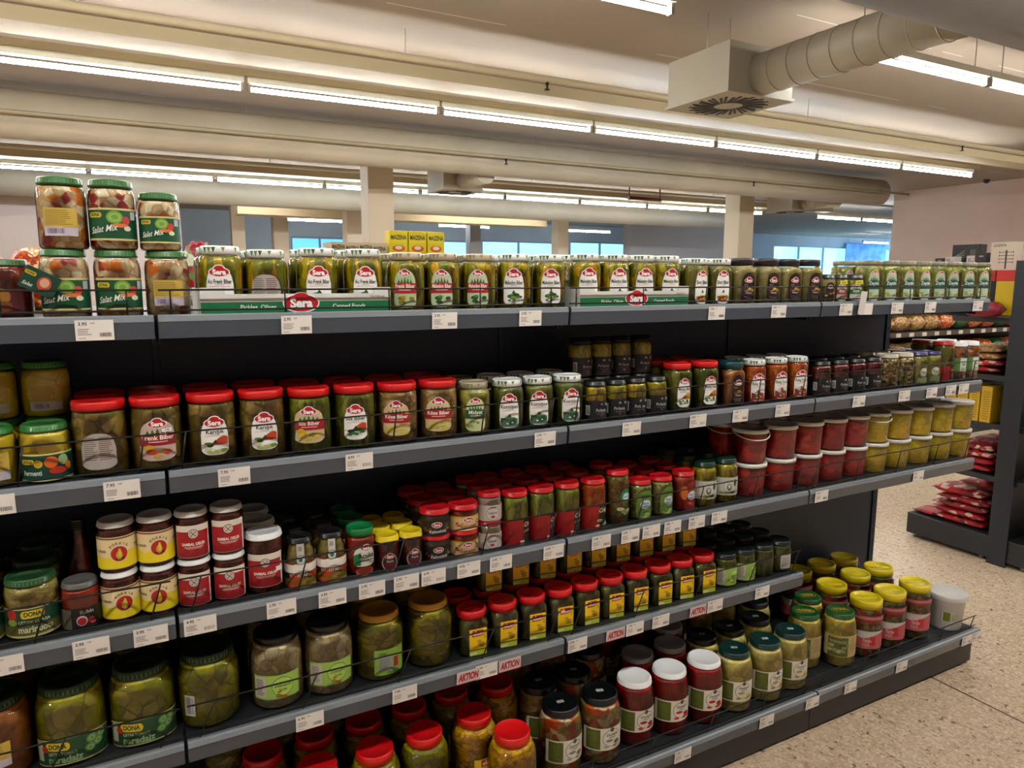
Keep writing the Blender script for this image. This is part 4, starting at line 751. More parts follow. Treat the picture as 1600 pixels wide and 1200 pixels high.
# ---------------------------------------------------------------- printed labels
RED, WHT, GRN, CRM = '#b3121f', '#eeeeec', '#0f5a30', '#d8c9a0'
def sera_logo(D, u, v, s, l=3):
    D.ell(u, v, s*1.12, s*.54, WHT, l); D.ell(u, v+s*.2, s*.62, s*.42, WHT, l+.3)
    D.ell(u, v, s, s*.44, RED, l+1); D.ell(u, v+s*.19, s*.5, s*.34, RED, l+1.3)
    D.text('Sera', u, v-s*.01, s*.27, '#f2f2f0', l+2, .045, maxw=s*.82)
def veg(D, u, v, s, cols, l=2, n=5):
    r = random.Random(int(s*1e5)+n)
    for i in range(n):
        D.ell(u+r.uniform(-.5, .5)*s, v+r.uniform(-.28, .28)*s, s*r.uniform(.3, .6), s*r.uniform(.14, .3), r.choice(cols), l+i*.5)
GR3 = ['#2f5a26', '#4c7a2c', '#1f4420', '#6a8a3a']
def sera_arch(D, w, h, name, cols=GR3, band=None, low=None):
    D.arch(0, 0, w, h, '#eeefec', 1)
    if band: D.strip(-w*.47, w*.47, lambda x: -h*.22, lambda x: -h*.1+.12*h*math.sin(x/w*5), band, 2)
    if low: D.strip(-w*.44, w*.44, lambda x: -h*.47, lambda x: -h*.2+.03*h*math.sin(x/w*9), low, 2)
    sera_logo(D, 0, h*.40, w*.68)
    D.text(name, 0, h*.15, h*.115, '#27332c', 3, .02, maxw=w*.86)
    D.rect(0, h*.07, w*.3, h*.012, '#8a8f8c', 3); D.rect(0, h*.03, w*.7, h*.008, '#b0443c', 3)
    veg(D, 0, -h*.29, w*.62, cols, 3, 9); D.ell(-w*.1, -h*.36, w*.12, h*.05, '#dfe0d4', 8); D.ell(w*.14, -h*.33, w*.1, h*.045, '#dfe0d4', 8); D.tri([(-w*.1, -h*.16), (w*.1, -h*.16), (0, -h*.06)], cols[0], 8)
def sera_band(D, w, h, name, bg, band, cols, leaf='#2c6a2c'):
    D.arch(0, 0, w, h, bg, 1)
    for i in range(5): 
        x = (i-2)*w*.13; D.tri([(x-w*.08, h*.12), (x+w*.08, h*.12), (x, h*(.32-.03*abs(i-2)))], leaf, 2)
    D.strip(-w*.5, w*.5, lambda x: -h*.12, lambda x: h*.17-h*.05*abs(x)/w, band, 3)
    sera_logo(D, 0, h*.41, w*.46, 4)
    D.text(name, 0, h*.07, h*.11, '#f0e8e0', 4, .02, maxw=w*.86); D.rect(0, -h*.03, w*.5, h*.02, '#e8c8c0', 4)
    veg(D, 0, -h*.3, w*.62, cols, 3, 6)
def L_sera_white(D, r, h): sera_arch(D, .058, .082, 'Acı Frenk Biber')
def L_sera_makw(D, r, h): sera_arch(D, .056, .090, 'Makedon Biber', GR3+['#b8321e'])
def L_sera_slice(D, r, h):
    sera_arch(D, .044, .100, 'Sivri Biber'); D.ell(0, -.034, .034, .022, '#d9b02a', 6); D.ell(0, -.034, .027, .015, '#a23a1c', 7); veg(D, 0, -.034, .018, ['#3a7a2a', '#c9701e'], 8, 3)
def L_sera_back(D, r, h):
    D.arch(0, -.006, .066, .076, '#a9a19b', 1); D.lines(-.014, .0, .026, .05, 12, '#6f6660', 2); D.lines(.014, .0, .026, .05, 12, '#74504c', 2)
def L_sera_frenk(D, r, h): sera_band(D, .056, .092, 'Frenk Biber', '#a9c096', '#a51a20', ['#c9a428', '#b8901e', '#8a7a1e'])
def L_sera_makedon(D, r, h): sera_band(D, .056, .092, 'Makedon Biber', '#b9c6a8', '#a51a20', ['#2c6a20', '#4a8426', '#1f5018'])
def L_sera_frenkbig(D, r, h):
    sera_band(D, .074, .088, 'Frenk Biber', '#c3aaa0', '#8e1322', ['#c9a41e', '#c23a1e', '#8a6a1e']); D.rect(.018, .022, .02, .008, WHT, 8); D.text('7.95', .018, .022, .004, '#333333', 9)
def L_sera_karisik(D, r, h): sera_arch(D, .058, .080, 'Karışık', GR3+['#a6b060', '#c8c8b0'], '#b8401e')
def L_sera_susred(D, r, h): sera_band(D, .074, .082, 'Süs Biber', '#c9b58e', '#9c1620', ['#c9a41e', '#d9b830', '#8a8a1e'])
def L_sera_susw(D, r, h): sera_arch(D, .056, .080, 'Süs Biber', ['#1f4a20', '#2c6a2c', '#163818'], '#c2401a')
def L_sera_kose(D, r, h): sera_band(D, .070, .084, 'Köse Biber', '#d3b98c', '#9c1620', ['#c2b84a', '#a9a83a', '#d0c060'])
def L_sera_midyat(D, r, h): sera_band(D, .054, .088, 'Midyat', '#cdcf9a', '#0b5a3c', ['#8aa860', '#c3cfa0', '#5f8a3a'])
def L_sera_korn(D, r, h): sera_arch(D, .050, .082, 'Kornişon', ['#1f4a2c', '#2c5e38', '#47704a'], None, '#52705c')
def L_sera_maksmall(D, r, h): sera_arch(D, .044, .088, 'Makedon Biber', GR3, '#c98a20')
def L_sera_dark(D, r, h):
    D.arch(0, .004, .046, .098, '#1e0f12', 1); sera_logo(D, 0, .028, .028); veg(D, 0, .004, .034, ['#6a4a34', '#a8822e', '#3a2a20', '#c29a3a'], 3, 6)
    D.rect(0, -.012, .04, .010, '#35102a', 5); D.text('Patlıcan', 0, -.012, .005, '#cfc4c0', 6, maxw=.034); D.rect(0, -.024, .03, .0015, '#8a7a78', 4); D.rect(0, -.029, .024, .0012, '#8a7a78', 4)
def L_sera_dark_s(D, r, h): D.arch(0, 0, .034, .068, '#24120e', 1); sera_logo(D, 0, .018, .020); veg(D, 0, -.006, .026, ['#8a7a64', '#b0a08a', '#3a2a20'], 3, 6)
def L_sera_red_s(D, r, h): sera_band(D, .036, .062, 'Biber', '#b8b2a4', '#8e1322', ['#c23a1e', '#4a8426']); D.rect(.004, .034, .026, .012, '#d6d21c', 9); D.text('4.50', .004, .034, .006, '#38382a', 10)
def L_sera_green_s(D, r, h): sera_band(D, .042, .060, 'Zeytin', '#c6cbbc', '#0f6a38', ['#c6cbbc', '#a9b8a0'], '#16502c'); D.rect(.008, .034, .026, .013, '#d6d21c', 9); D.text('4.50', .008, .034, .006, '#38382a', 10)
def L_sera_olive(D, r, h): sera_band(D, .038, .106, 'Zeytin', '#b9c7ac', '#0c5a4a', ['#9ab02a', '#7a9a28', '#b9c23a', '#cdd0b8'], '#17543a')
def L_sera_orange(D, r, h):
    sera_arch(D, .050, .088, 'Roka Turşu', ['#b8201e', '#dcd4cc', '#c23020', '#2c6a2c'], None, '#a82418')
def L_sera_yel(D, r, h):
    D.ell(0, -.012, .042, .046, '#a2938e', 1); D.ell(0, -.012, .036, .040, '#5e1620', 2); sera_logo(D, 0, .005, .022); D.rect(0, -.008, .034, .008, '#1c1a18', 4); D.text('Zeytin', 0, -.008, .005, '#c8c0b0', 5, maxw=.03); D.rect(0, .030, .012, .020, '#15130f', 2)
def L_plain_dark(D, r, h): D.rect(0, -.01, .075, .05, '#4a1016', 1); D.ell(.0, .0, .03, .03, '#8a5a1c', 2); D.ell(0, -.02, .035, .022, '#6a3a16', 3)
def dona_oval(D, u, v, w, l=4, t='DONA'):
    D.rect(u, v, w*.84, w*.42, '#d8b81e', l); D.ell(u-w*.40, v, w*.3, w*.42, '#d8b81e', l); D.ell(u+w*.40, v, w*.3, w*.42, '#d8b81e', l)
    D.text(t, u, v, w*.25, '#16482a', l+1, .04, maxw=w*.8)
def L_dona_salat(D, r, h):
    s = h/.139; W = .105*r/.0435
    D.rect(0, -.006*s, W, .064*s, '#cdbf7c', 1); D.rect(0, -.006*s, W, .056*s, '#0a4c2e', 2)
    D.ell(.004, .008*s, .030*s, .026*s, '#6f9a3c', 3); D.ell(.004, .008*s, .022*s, .018*s, '#8fb658', 4); D.ell(.004, .008*s, .012*s, .010*s, '#6f9a3c', 5)
    D.ell(.024*s, .002*s, .016*s, .016*s, '#c23a3c', 5); D.ell(.014*s, -.008*s, .030*s, .008*s, '#d8703a', 6); D.ell(.026*s, -.014*s, .014*s, .010*s, '#cfd6b8', 6)
    D.text('Salat Mix', -.018*s, -.016*s, .013*s, '#e6e6dc', 7, .01, .3, maxw=.05*s, rise=.12); dona_oval(D, -.032*s, .012*s, .024*s); D.rect(.040*s, .012*s, .012*s, .016*s, '#aeb8c0', 5)
def L_dona_back(D, r, h):
    D.rect(0, .004, .060, .036, '#c2a648', 1); D.lines(-.002, .004, .05, .03, 8, '#8f7830'); D.rect(0, -.023, .060, .017, '#bdb2c0', 1); D.bars(-.008, -.022, .03, .010, 2, '#4a3f6a')
def L_white_bar(D, r, h): D.rect(-.04, -.01, .026, .05, '#c9c8c2', 1); D.bars(-.044, -.010, .014, .042, 2, '#20201e'); D.lines(-.032, -.01, .006, .04, 9, '#4a4a48', 2)
def L_dona_peper(D, r, h):
    D.rect(0, -.014, .115, .056, '#cfc37a', 1); D.rect(0, -.014, .115, .049, '#0c3f33', 2)
    D.ell(.008, -.004, .024, .024, '#d8641e', 4); D.ell(.030, -.002, .020, .022, '#9ab07a', 4); D.ell(.020, -.022, .034, .014, '#b8301c', 5); D.ell(.040, -.016, .014, .018, '#c9702c', 5)
    dona_oval(D, -.034, -.002, .024); D.ell(-.014, -.006, .015, .016, '#d8c22a', 5); D.ell(-.014, -.006, .011, .012, '#c29a1a', 6); D.text('Fermenti', -.026, -.025, .010, '#dfe6dc', 5, maxw=.034)
def L_dona_kupusa(D, r, h):
    f = lambda o: (lambda x: o-.008+6*(x/.06)**2*.0012)
    D.rect(0, -.012, .13, .062, '#c9c07c', 1); D.rect(.0, -.010, .13, .054, '#123f28', 2); D.rect(0, -.028, .13, .020, '#5a5a2a', 3)
    D.ell(-.034, .006, .020, .024, '#a8281c', 4); D.ell(-.034, -.010, .020, .014, '#7a9a3c', 5); dona_oval(D, .004, .006, .038)
    D.text('LJETOVI KUPUSA', .006, -.010, .0058, '#cfd6c4', 5, maxw=.055); D.text('marinuota', .008, -.026, .014, '#cfd0a8', 5, .03, maxw=.062)
def L_pome_label(D, r, h):
    D.rect(0, -.014, .11, .044, '#17171c', 1); D.rect(-.03, -.014, .026, .044, '#5a5448', 2); D.text('Rubin', .012, .0, .008, '#cfc8c8', 3, .02)
    D.ell(.002, -.018, .020, .022, '#c8b8b4', 3); D.ell(.002, -.019, .016, .017, '#a81e24', 4); veg(D, .024, -.02, .020, ['#8e1620', '#c23038'], 4, 5)
def L_sambal_yellow(D, r, h):
    D.rect(0, -.004, .15, .070, '#e6d2a0', 1); D.strip(-.075, .075, lambda x: -.039, lambda x: -.008+.006*math.sin(x*60), '#e6d222', 2)
    D.rect(0, .0275, .15, .0035, '#7a4a34', 2); D.ell(.002, -.006, .034, .036, '#e8d0a8', 3); D.ell(.002, -.006, .031, .033, '#b01f14', 4)
    D.ell(.002, -.009, .012, .018, '#c2a62c', 5); D.ell(.003, -.004, .006, .020, '#d8c24a', 6); D.ell(.003, -.016, .018, .006, '#3a1410', 5)
    for i, ch in enumerate('KOKKIE'): a = (i-2.5)*.30; D.text(ch, .002+.022*math.sin(a), -.008+.025*math.cos(a), .0055, '#4a2818', 6)
    D.text('SAMBAL OELEK', -.046, .0, .005, '#4a3018', 3); D.text('SAMBAL', .048, .006, .005, '#4a3018', 3)
def sambal_red(D, W, H):
    D.rect(0, 0, W, H, '#e2d8ca', 1); D.rect(-.002, -H*.09, W-.006, H*.80, '#a3101c', 2)
    D.strip(-W*.45, W*.42, lambda x: -H*.48, lambda x: -H*.28+.004*math.sin(x*300), '#8a0c18', 3)
    D.tri([(-W*.4, H*.28), (-W*.2, H*.05), (-W*.46, -.02)], '#c2202a', 3); D.tri([(W*.3, H*.25), (W*.4, -.0), (W*.12, .0)], '#c2202a', 3)
    D.ell(0, H*.24, .022, .022, '#2c2420', 4); D.ell(0, H*.24, .0195, .0195, '#d6d0c4', 5); D.ell(0, H*.24, .015, .015, '#3a2a26', 6); D.ell(0, H*.24, .0135, .0135, '#d6d0c4', 7)
    for sx in (-1, 1): D.strip(-.005, .005, lambda x, s=sx: H*.24+s*x-.0012, lambda x, s=sx: H*.24+s*x+.0012, '#8e1420', 8)
    D.text('SAMBAL OELEK', 0, -H*.08, .0065, '#eadfd6', 5, .04, maxw=W*.62); D.rect(0, -H*.17, W*.5, .0018, '#d8b8b0', 5); D.rect(0, -H*.21, W*.4, .0012, '#d8b8b0', 5)
def L_sambal_red(D, r, h): sambal_red(D, .078, .074)
def L_sambal_redbig(D, r, h): sambal_red(D, .086, .080); D.rect(.032, .0, .018, .012, WHT, 9)
def L_halistano(D, r, h):
    D.rect(0, .0, .13, .022, '#e8e4dc', 1); D.rect(0, -.017, .13, .013, '#23231f', 1); D.text('HALISTANO', 0, -.017, .008, '#cfcac0', 2, .02, maxw=.056)
    D.rect(-.03, .0115, .03, .003, '#b33a22', 2); D.rect(.03, .0115, .03, .003, '#b33a22', 2); D.rect(0, .036, .017, .052, '#c4c1b8', 2); D.ell(0, .022, .022, .024, '#1f3a34', 3); D.ell(0, .022, .019, .021, '#c4ccc4', 4); D.ell(0, .022, .009, .010, '#3c6a66', 5)
    D.lines(0, .050, .010, .012, 4, '#2a2a2a', 3)
    D.strip(-.05, .05, lambda x: -.046, lambda x: -.025+.002*math.sin(x*200), '#7c6a1e', 1); veg(D, 0, -.035, .07, ['#a8782e', '#5c5a1e', '#b84a1e', '#8a8a3a'], 2, 9)
def L_acuka(D, r, h):
    D.arch(.0, .004, .056, .050, '#cdd2c4', 1); D.strip(-.028, -.010, lambda x: -.018, lambda x: .012+.4*(x+.019), '#1e7a3c', 2); sera_logo(D, .004, .026, .026)
    D.text('Acuka', .004, .006, .013, '#1c1c1a', 4, .03, maxw=.042); D.rect(.004, -.006, .04, .003, '#7a7a70', 4); D.ell(0, -.034, .046, .022, '#c2806a', 2); D.ell(0, -.032, .042, .019, '#8e2a18', 3)
def low(D, r, bg, name, txt, cols):
    D.rect(0, -.006, .13, .040, bg, 1); D.ell(.0, .004, .028, .016, WHT, 3); D.ell(.0, .004, .025, .013, RED, 4); D.text('Sera', 0, .004, .007, WHT, 5, .03)
    D.text(name, .002, -.014, .008, txt, 4, .02, .2, maxw=.05); veg(D, -.028, -.006, .022, cols, 2, 5); veg(D, .034, -.004, .02, cols[::-1], 2, 5)
def L_low_black(D, r, h): low(D, r, '#17130f', 'Kahvaltılık', '#d6cfc8', ['#8e2418', '#b8703a', '#4a5a2a'])
def L_low_cream(D, r, h): low(D, r, '#cfae7c', 'Kahvaltılık', '#9c2420', ['#a82a1c', '#b84a22', '#8a8a34']); D.rect(0, .012, .13, .004, '#c8a41e', 2)
def L_low_white(D, r, h): D.rect(0, -.006, .10, .044, '#b9ada6', 1); D.ell(0, -.008, .036, .036, '#3a3230', 2); D.ell(0, -.008, .034, .034, '#c9c0ba', 3); D.text('HERNE', 0, -.006, .006, '#3a3230', 4, maxw=.03); D.bars(.0, .010, .02, .005, 4); D.ell(0, -.016, .012, .008, '#a83230', 4)
def L_crisp(D, r, h): D.rect(0, -.03, .11, .064, '#8e0f14', 1); D.rect(.030, -.03, .036, .064, '#15120f', 2); D.text('Crisp', .028, -.012, .012, '#d8d0bc', 3, .02, .4, maxw=.032); D.text('Jalapeño', .028, -.028, .007, '#d0d0c8', 3, .01, maxw=.03); D.lines(.028, -.045, .026, .012, 3, '#8a8a80'); D.rect(.008, -.056, .012, .010, '#cfcac0', 3)
def L_crisp_mix(D, r, h): D.rect(0, -.03, .11, .064, '#97180f', 1); D.rect(.024, -.03, .030, .064, '#17140f', 2); D.text('Crisp', .022, -.010, .012, '#d8d0bc', 3, .02, .4, maxw=.03); veg(D, .02, -.044, .034, ['#7a8a4a', '#c8c0a0', '#2c4a1e'], 3, 7)
def bez(D, bg, low, nm, w=.07, h=.08):
    D.arch(.012, 0, w, h, bg, 1); D.text(nm, .012, h*.28, .010, '#2a3216', 3, .03, maxw=w*.7); D.ell(.012, 0, w*.6, h*.32, '#c2d0dc', 3); D.text('Piknik', .012, h*.03, .007, '#2c4a8e', 4, .02, maxw=w*.5); D.rect(.012, -h*.06, w*.4, .002, '#2c4a8e', 4)
    veg(D, .012, -h*.32, w*.7, low, 3, 8)
def L_bezelye(D, r, h): D.ell(.014, .02, .036, .044, '#2c7a4a', 1); D.ell(.016, .018, .026, .024, '#c2d0dc', 2); D.text('Garnitür', .016, .018, .006, '#1c6a3a', 3, .02, maxw=.022); veg(D, .012, -.025, .036, ['#a8b080', '#b9b878', '#8a9a50'], 2, 9)
def L_bezelye2(D, r, h): bez(D, '#5a7c2c', ['#9aa860', '#2c5a20', '#b0b878', '#5a7a30'], 'YERLI', .06, .09)
def L_bezelye3(D, r, h): bez(D, '#8e140f', ['#6a1420', '#a83a3c', '#d8a020'], 'YERLI', .056, .095); D.ell(-.016, .01, .022, .045, '#c8641c', 2)
def L_tree_label(D, r, h):
    D.rect(0, -.002, .13, .052, '#bdbfb4', 1); D.ell(0, -.002, .036, .038, '#6a7060', 2); D.ell(0, -.002, .034, .036, '#c6c8bc', 3); D.ell(-.002, -.004, .014, .020, '#4a5040', 4); D.ell(-.002, -.002, .008, .012, '#c6c8bc', 5); D.ell(.016, .008, .009, .022, '#1c3a22', 5); D.ell(.010, -.020, .016, .006, '#3a4a30', 5); D.rect(-.010, -.021, .04, .006, '#8a8a44', 2)
    D.text('MARMARA', 0, -.018, .004, '#3a4030', 6)
def L_black_wide(D, r, h):
    D.rect(0, -.012, .14, .050, '#0f1218', 1); D.text('Pırlanta', .004, -.012, .0085, '#b9bcc0', 2, .01, maxw=.032); D.rect(.004, .002, .008, .0016, '#b9bcc0', 2); D.ell(.004, .004, .006, .006, '#9aa0a4', 2); D.rect(.004, -.021, .026, .001, '#7a7c80', 2); D.ell(.004, -.026, .005, .005, '#a8303c', 2); D.ell(.022, .003, .007, .007, '#c2bfae', 2)
    D.rect(-.034, -.012, .012, .026, '#b9b9b4', 2); D.bars(-.034, -.012, .009, .02, 3)
def L_none(D, r, h): return False
def L_dot_label(D, r, h): D.ell(0, .0, .03, .034, '#b9beb0', 1); D.text('ENG', 0, 0, .008, '#4a5a44', 2, maxw=.022); D.rect(0, -.03, .05, .02, '#6c7a4a', 1)
def L_redblack(D, r, h): D.rect(0, -.03, .11, .06, '#8a1020', 1); D.rect(.024, -.03, .035, .06, '#15100e', 2); D.text('YENI', .024, -.018, .010, '#c9861e', 3, .03, maxw=.03); D.ell(.024, -.038, .022, .014, '#6a4a30', 3)
def L_greenwhite(D, r, h): D.rect(0, .004, .13, .054, '#4f7a3c', 1); D.rect(.006, .004, .030, .054, '#c3ccc0', 2); D.ell(.006, .01, .018, .018, '#5a8a5a', 3); D.text('ORO', .006, .01, .006, '#dfe6dc', 4); D.lines(.006, -.014, .02, .012, 4, '#5a6a5a', 3)
def L_dona_para(D, r, h):
    D.strip(-.075, .075, lambda x: -.070+.003*math.cos(x*40), lambda x: -.014+.004*math.cos(x*40), '#b9b27a', 1)
    D.strip(-.074, .074, lambda x: -.067+.003*math.cos(x*40), lambda x: -.017+.004*math.cos(x*40), '#1a4423', 2)
    dona_oval(D, -.026, -.028, .040, 5); D.text('LJETNI TOMATI', -.018, -.043, .006, '#b0bf9c', 5, maxw=.05); D.text('paradajz', -.014, -.056, .014, '#8fae78', 5, .03, maxw=.060)
    for a, b in ((.034, -.028), (.046, -.040), (.030, -.046), (.054, -.028)): D.ell(a, b, .020, .018, '#5f8a44', 5); D.ell(a, b, .013, .011, '#86a86a', 6); D.ell(a, b, .005, .004, '#4a6a34', 7)
    D.rect(-.062, -.04, .014, .040, '#b3ad94', 5); D.ell(-.050, -.034, .014, .014, '#a8281c', 6)
def lime(D, u, v, w, h):
    D.rect(u, v, w, h, '#9cc256', 1); D.rect(u-w*.34, v, w*.26, h*.86, '#bdb8ae', 2); D.lines(u-w*.34, v, w*.2, h*.7, 9, '#6a665e', 3)
    D.ell(u+w*.12, v, w*.44, h*.80, '#2f5a34', 2); D.ell(u+w*.12, v, w*.42, h*.75, '#acd060', 3); D.text('Zelenjava', u+w*.12, v+h*.06, h*.14, '#1f4a2c', 4, .01, .3, maxw=w*.34); D.text('Turşu', u+w*.12, v-h*.12, h*.09, '#1f4a2c', 4)
    veg(D, u+w*.12, v-h*.30, w*.22, ['#b8641e', '#c8803a', '#8a8a34'], 5, 4)
def L_lime_label(D, r, h): lime(D, 0, -.026, .105, .056)
def L_lime_gold(D, r, h): D.rect(.022, -.016, .076, .062, '#7fa83c', 1); D.rect(.010, -.02, .034, .036, '#8e988e', 2); D.lines(.010, -.02, .03, .028, 8, '#6a746c', 3); D.bars(.004, .004, .022, .008, 2); D.rect(.036, -.020, .012, .024, '#a01a1c', 3); D.text('Turşu', .024, -.042, .006, '#2f5a1c', 3)
def L_lime_small(D, r, h): lime(D, .0, -.012, .085, .052)
def L_white_panel(D, r, h): D.rect(0, -.004, .044, .050, '#bcbab2', 1); D.lines(0, -.004, .036, .036, 8, '#8a8880', 2)
def L_ekon(D, r, h):
    D.rect(.004, -.008, .044, .062, '#f2c814', 1); D.rect(.003, .012, .028, .014, '#a81414', 3); D.text('ekon', .003, .012, .011, '#f4c8b8', 4, .05, maxw=.025)
    D.rect(-.001, .004, .022, .0014, '#a86a1a', 3); veg(D, 0, -.014, .030, ['#b8961a', '#c8b83a', '#b09018'], 2, 5); D.rect(.004, -.030, .044, .003, '#4a4418', 3); D.lines(.021, .006, .004, .02, 5, '#7a5a10', 3); D.rect(.004, -.038, .044, .012, '#b8c83c', 2); D.rect(-.008, -.039, .018, .004, '#e0e4c8', 3)
def L_ekon_big(D, r, h):
    D.rect(.01, -.038, .060, .064, '#f0cc18', 1); D.rect(.012, -.016, .034, .015, '#b81418', 3); D.text('ekon', .012, -.016, .011, '#f0d8c8', 4, .04, maxw=.03); D.lines(-.006, -.044, .022, .034, 7, '#8a7a1c', 3); veg(D, .024, -.05, .026, ['#8a8a1e', '#6a7a1c', '#b8a020'], 3, 5)
def village(D, cols, gr='#56601c'):
    D.rect(0, -.022, .100, .052, '#dcd8c8', 1); D.rect(-.027, -.022, .032, .046, gr, 2); D.lines(-.027, -.022, .024, .034, 8, '#6c7630' if gr != '#c98f14' else '#d8a83a', 3)
    D.ell(.016, -.020, .044, .040, '#3a3a34', 2); D.ell(.016, -.020, .042, .038, '#e2ded0', 3); D.ell(.016, -.001, .010, .010, '#5a4a34', 5); D.text('Domača', .016, -.012, .006, '#2a2a26', 5, .02, .2, maxw=.03); D.text('mešana', .016, -.018, .004, '#2a2a26', 5, .01, .2)
    veg(D, .018, -.032, .034, cols, 5, 7)
def L_village(D, r, h): village(D, ['#8a7a64', '#a8a898', '#6a5a44'])
def L_village_red(D, r, h): village(D, ['#a8141c', '#c22a2c', '#8e1018'])
def L_village_pale(D, r, h): village(D, ['#b9a05a', '#a88a44', '#d0c08a'])
def L_dona_gold(D, r, h): D.rect(0, -.008, .14, .070, '#b9ac72', 1); D.rect(-.026, -.010, .06, .062, '#57602c', 2); D.text('DONA', -.034, .022, .008, '#c2a034', 4, .03); D.text('PEPERONCINI', -.026, .006, .009, '#a8b078', 4, .02, maxw=.05); veg(D, -.026, -.018, .05, ['#8a9454', '#a8ac70', '#4a5420', '#b8b07a'], 3, 12); D.rect(.028, -.008, .038, .066, '#c2ac78', 2); D.lines(.028, .0, .03, .045, 12, '#97845a', 3)
def L_pinkwhite(D, r, h):
    D.rect(0, -.018, .15, .058, '#c9c4be', 1); D.strip(-.075, .075, lambda x: -.046, lambda x: -.004+.008*math.sin(x*45), '#c0565a', 2); D.rect(.0, -.020, .018, .030, '#b8242c', 3); D.tri([(.0, -.008), (.034, .008), (.034, -.014)], '#b8242c', 4); D.text('Turşu', -.018, -.02, .010, '#e0d0cc', 4, .02, .2, maxw=.026); D.lines(-.018, -.034, .026, .010, 4, '#d8a0a0', 4)
    D.rect(0, .052, .16, .024, '#8e1a1c', 1)
    for i in range(40):
        u = -.078+i*.004; D.rect(u, .055, .0014, .010, '#c9bdb0', 2, slant=.4)
LZ = {'sera_frenkbig': .48, 'sera_karisik': .45, 'sera_susred': .5, 'sera_susw': .47, 'sera_kose': .48, 'dona_para': .52, 'crisp': .5, 'crisp_mix': .5, 'sambal_yellow': .5, 'sera_back': .44, 'ekon': .5, 'sera_orange': .42, 'sera_dark': .4,
      'lime_small': .52, 'village': .62, 'village_red': .62, 'village_pale': .58, 'ekon_big': .62, 'dona_gold': .5, 'pinkwhite': .5, 'lime_label': .55}
LS = {'village': 1.38, 'village_red': 1.38, 'village_pale': 1.35, 'ekon': 1.15, 'ekon_big': 1.3, 'dona_gold': 1.2, 'pinkwhite': 1.2, 'lime_label': 1.1, 'dona_para': 1.08, 'lime_gold': 1.12, 'lime_small': 1.15, 'crisp': 1.1, 'crisp_mix': 1.1, 'tree_label': 1.15, 'black_wide': 1.1, 'sera_korn': 1.08, 'sera_olive': 1.05}
# ---------------------------------------------------------------- the room
def slab(name, a, b, mat, x=None):
    bm = bmesh.new(); box(bm, a, b); return struct(obj(name, bm, mat))
def floor_mat():
    m = bpy.data.materials.new('terrazzo_slabs'); m.use_nodes = True; N, L, n, P = nodes(m)
    tc = n('ShaderNodeTexCoord'); v = n('ShaderNodeTexVoronoi'); v.inputs['Scale'].default_value = 85; nz = n('ShaderNodeTexNoise'); nz.inputs['Scale'].default_value = 60
    ad = n('ShaderNodeVectorMath', operation='ADD'); sc = n('ShaderNodeVectorMath', operation='SCALE'); sc.inputs['Scale'].default_value = .03
    L.new(tc.outputs['Object'], nz.inputs['Vector']); L.new(nz.outputs['Color'], sc.inputs[0]); L.new(tc.outputs['Object'], ad.inputs[0]); L.new(sc.outputs[0], ad.inputs[1]); L.new(ad.outputs[0], v.inputs['Vector'])
    sp = n('ShaderNodeSeparateColor'); L.new(v.outputs['Color'], sp.inputs[0]); r = n('ShaderNodeValToRGB'); cr = r.color_ramp; cr.interpolation = 'CONSTANT'
    cs = ['#c6b198', '#d0bca2', '#bba58a', '#d6c4ac', '#c8b094', '#ab9478', '#cdb89c', '#77634c']
    ps = [0, .18, .34, .5, .66, .86, .90, .982]
    while len(cr.elements) < len(cs): cr.elements.new(.5)
    for e, c_, p in zip(cr.elements, cs, ps): e.position = p; e.color = lin(c_)
    L.new(sp.outputs[0], r.inputs[0])
    n2 = n('ShaderNodeTexNoise'); n2.inputs['Scale'].default_value = 90; n2.inputs['Detail'].default_value = 5; L.new(tc.outputs['Object'], n2.inputs['Vector'])
    mr = n('ShaderNodeMapRange'); mr.inputs['From Min'].default_value = .3; mr.inputs['From Max'].default_value = .7; mr.inputs['To Min'].default_value = .75; mr.inputs['To Max'].default_value = 1.15; L.new(n2.outputs['Fac'], mr.inputs['Value'])
    hs = n('ShaderNodeHueSaturation'); L.new(mr.outputs[0], hs.inputs['Value']); L.new(r.outputs[0], hs.inputs['Color'])
    # thin joints every 0.3 m and one wide joint at x = 2.79
    sx = n('ShaderNodeSeparateXYZ'); L.new(tc.outputs['Object'], sx.inputs[0])
    def joint(sock, off, per, wd):
        a = n('ShaderNodeMath', operation='SUBTRACT'); L.new(sock, a.inputs[0]); a.inputs[1].default_value = off
        b = n('ShaderNodeMath', operation='PINGPONG'); L.new(a.outputs[0], b.inputs[0]); b.inputs[1].default_value = per/2
        c_ = n('ShaderNodeMath', operation='LESS_THAN'); L.new(b.outputs[0], c_.inputs[0]); c_.inputs[1].default_value = wd; return c_
    j1 = joint(sx.outputs[0], 2.79, .3, .0009); j2 = joint(sx.outputs[1], 1.26, .3, .0009); j3 = joint(sx.outputs[0], 2.79, 5.0, .005)
    mx1 = n('ShaderNodeMath', operation='MAXIMUM'); L.new(j1.outputs[0], mx1.inputs[0]); L.new(j2.outputs[0], mx1.inputs[1])
    ml = n('ShaderNodeMath', operation='MULTIPLY'); ml.inputs[1].default_value = .45; L.new(mx1.outputs[0], ml.inputs[0])
    mx2 = n('ShaderNodeMath', operation='MAXIMUM'); L.new(ml.outputs[0], mx2.inputs[0]); L.new(j3.outputs[0], mx2.inputs[1])
    mx = n('ShaderNodeMix', data_type='RGBA'); L.new(mx2.outputs[0], mx.inputs['Factor']); L.new(hs.outputs[0], mx.inputs[6]); mx.inputs[7].default_value = lin('#5a4634')
    L.new(mx.outputs[2], P.inputs['Base Color']); P.inputs['Roughness'].default_value = .42; return m
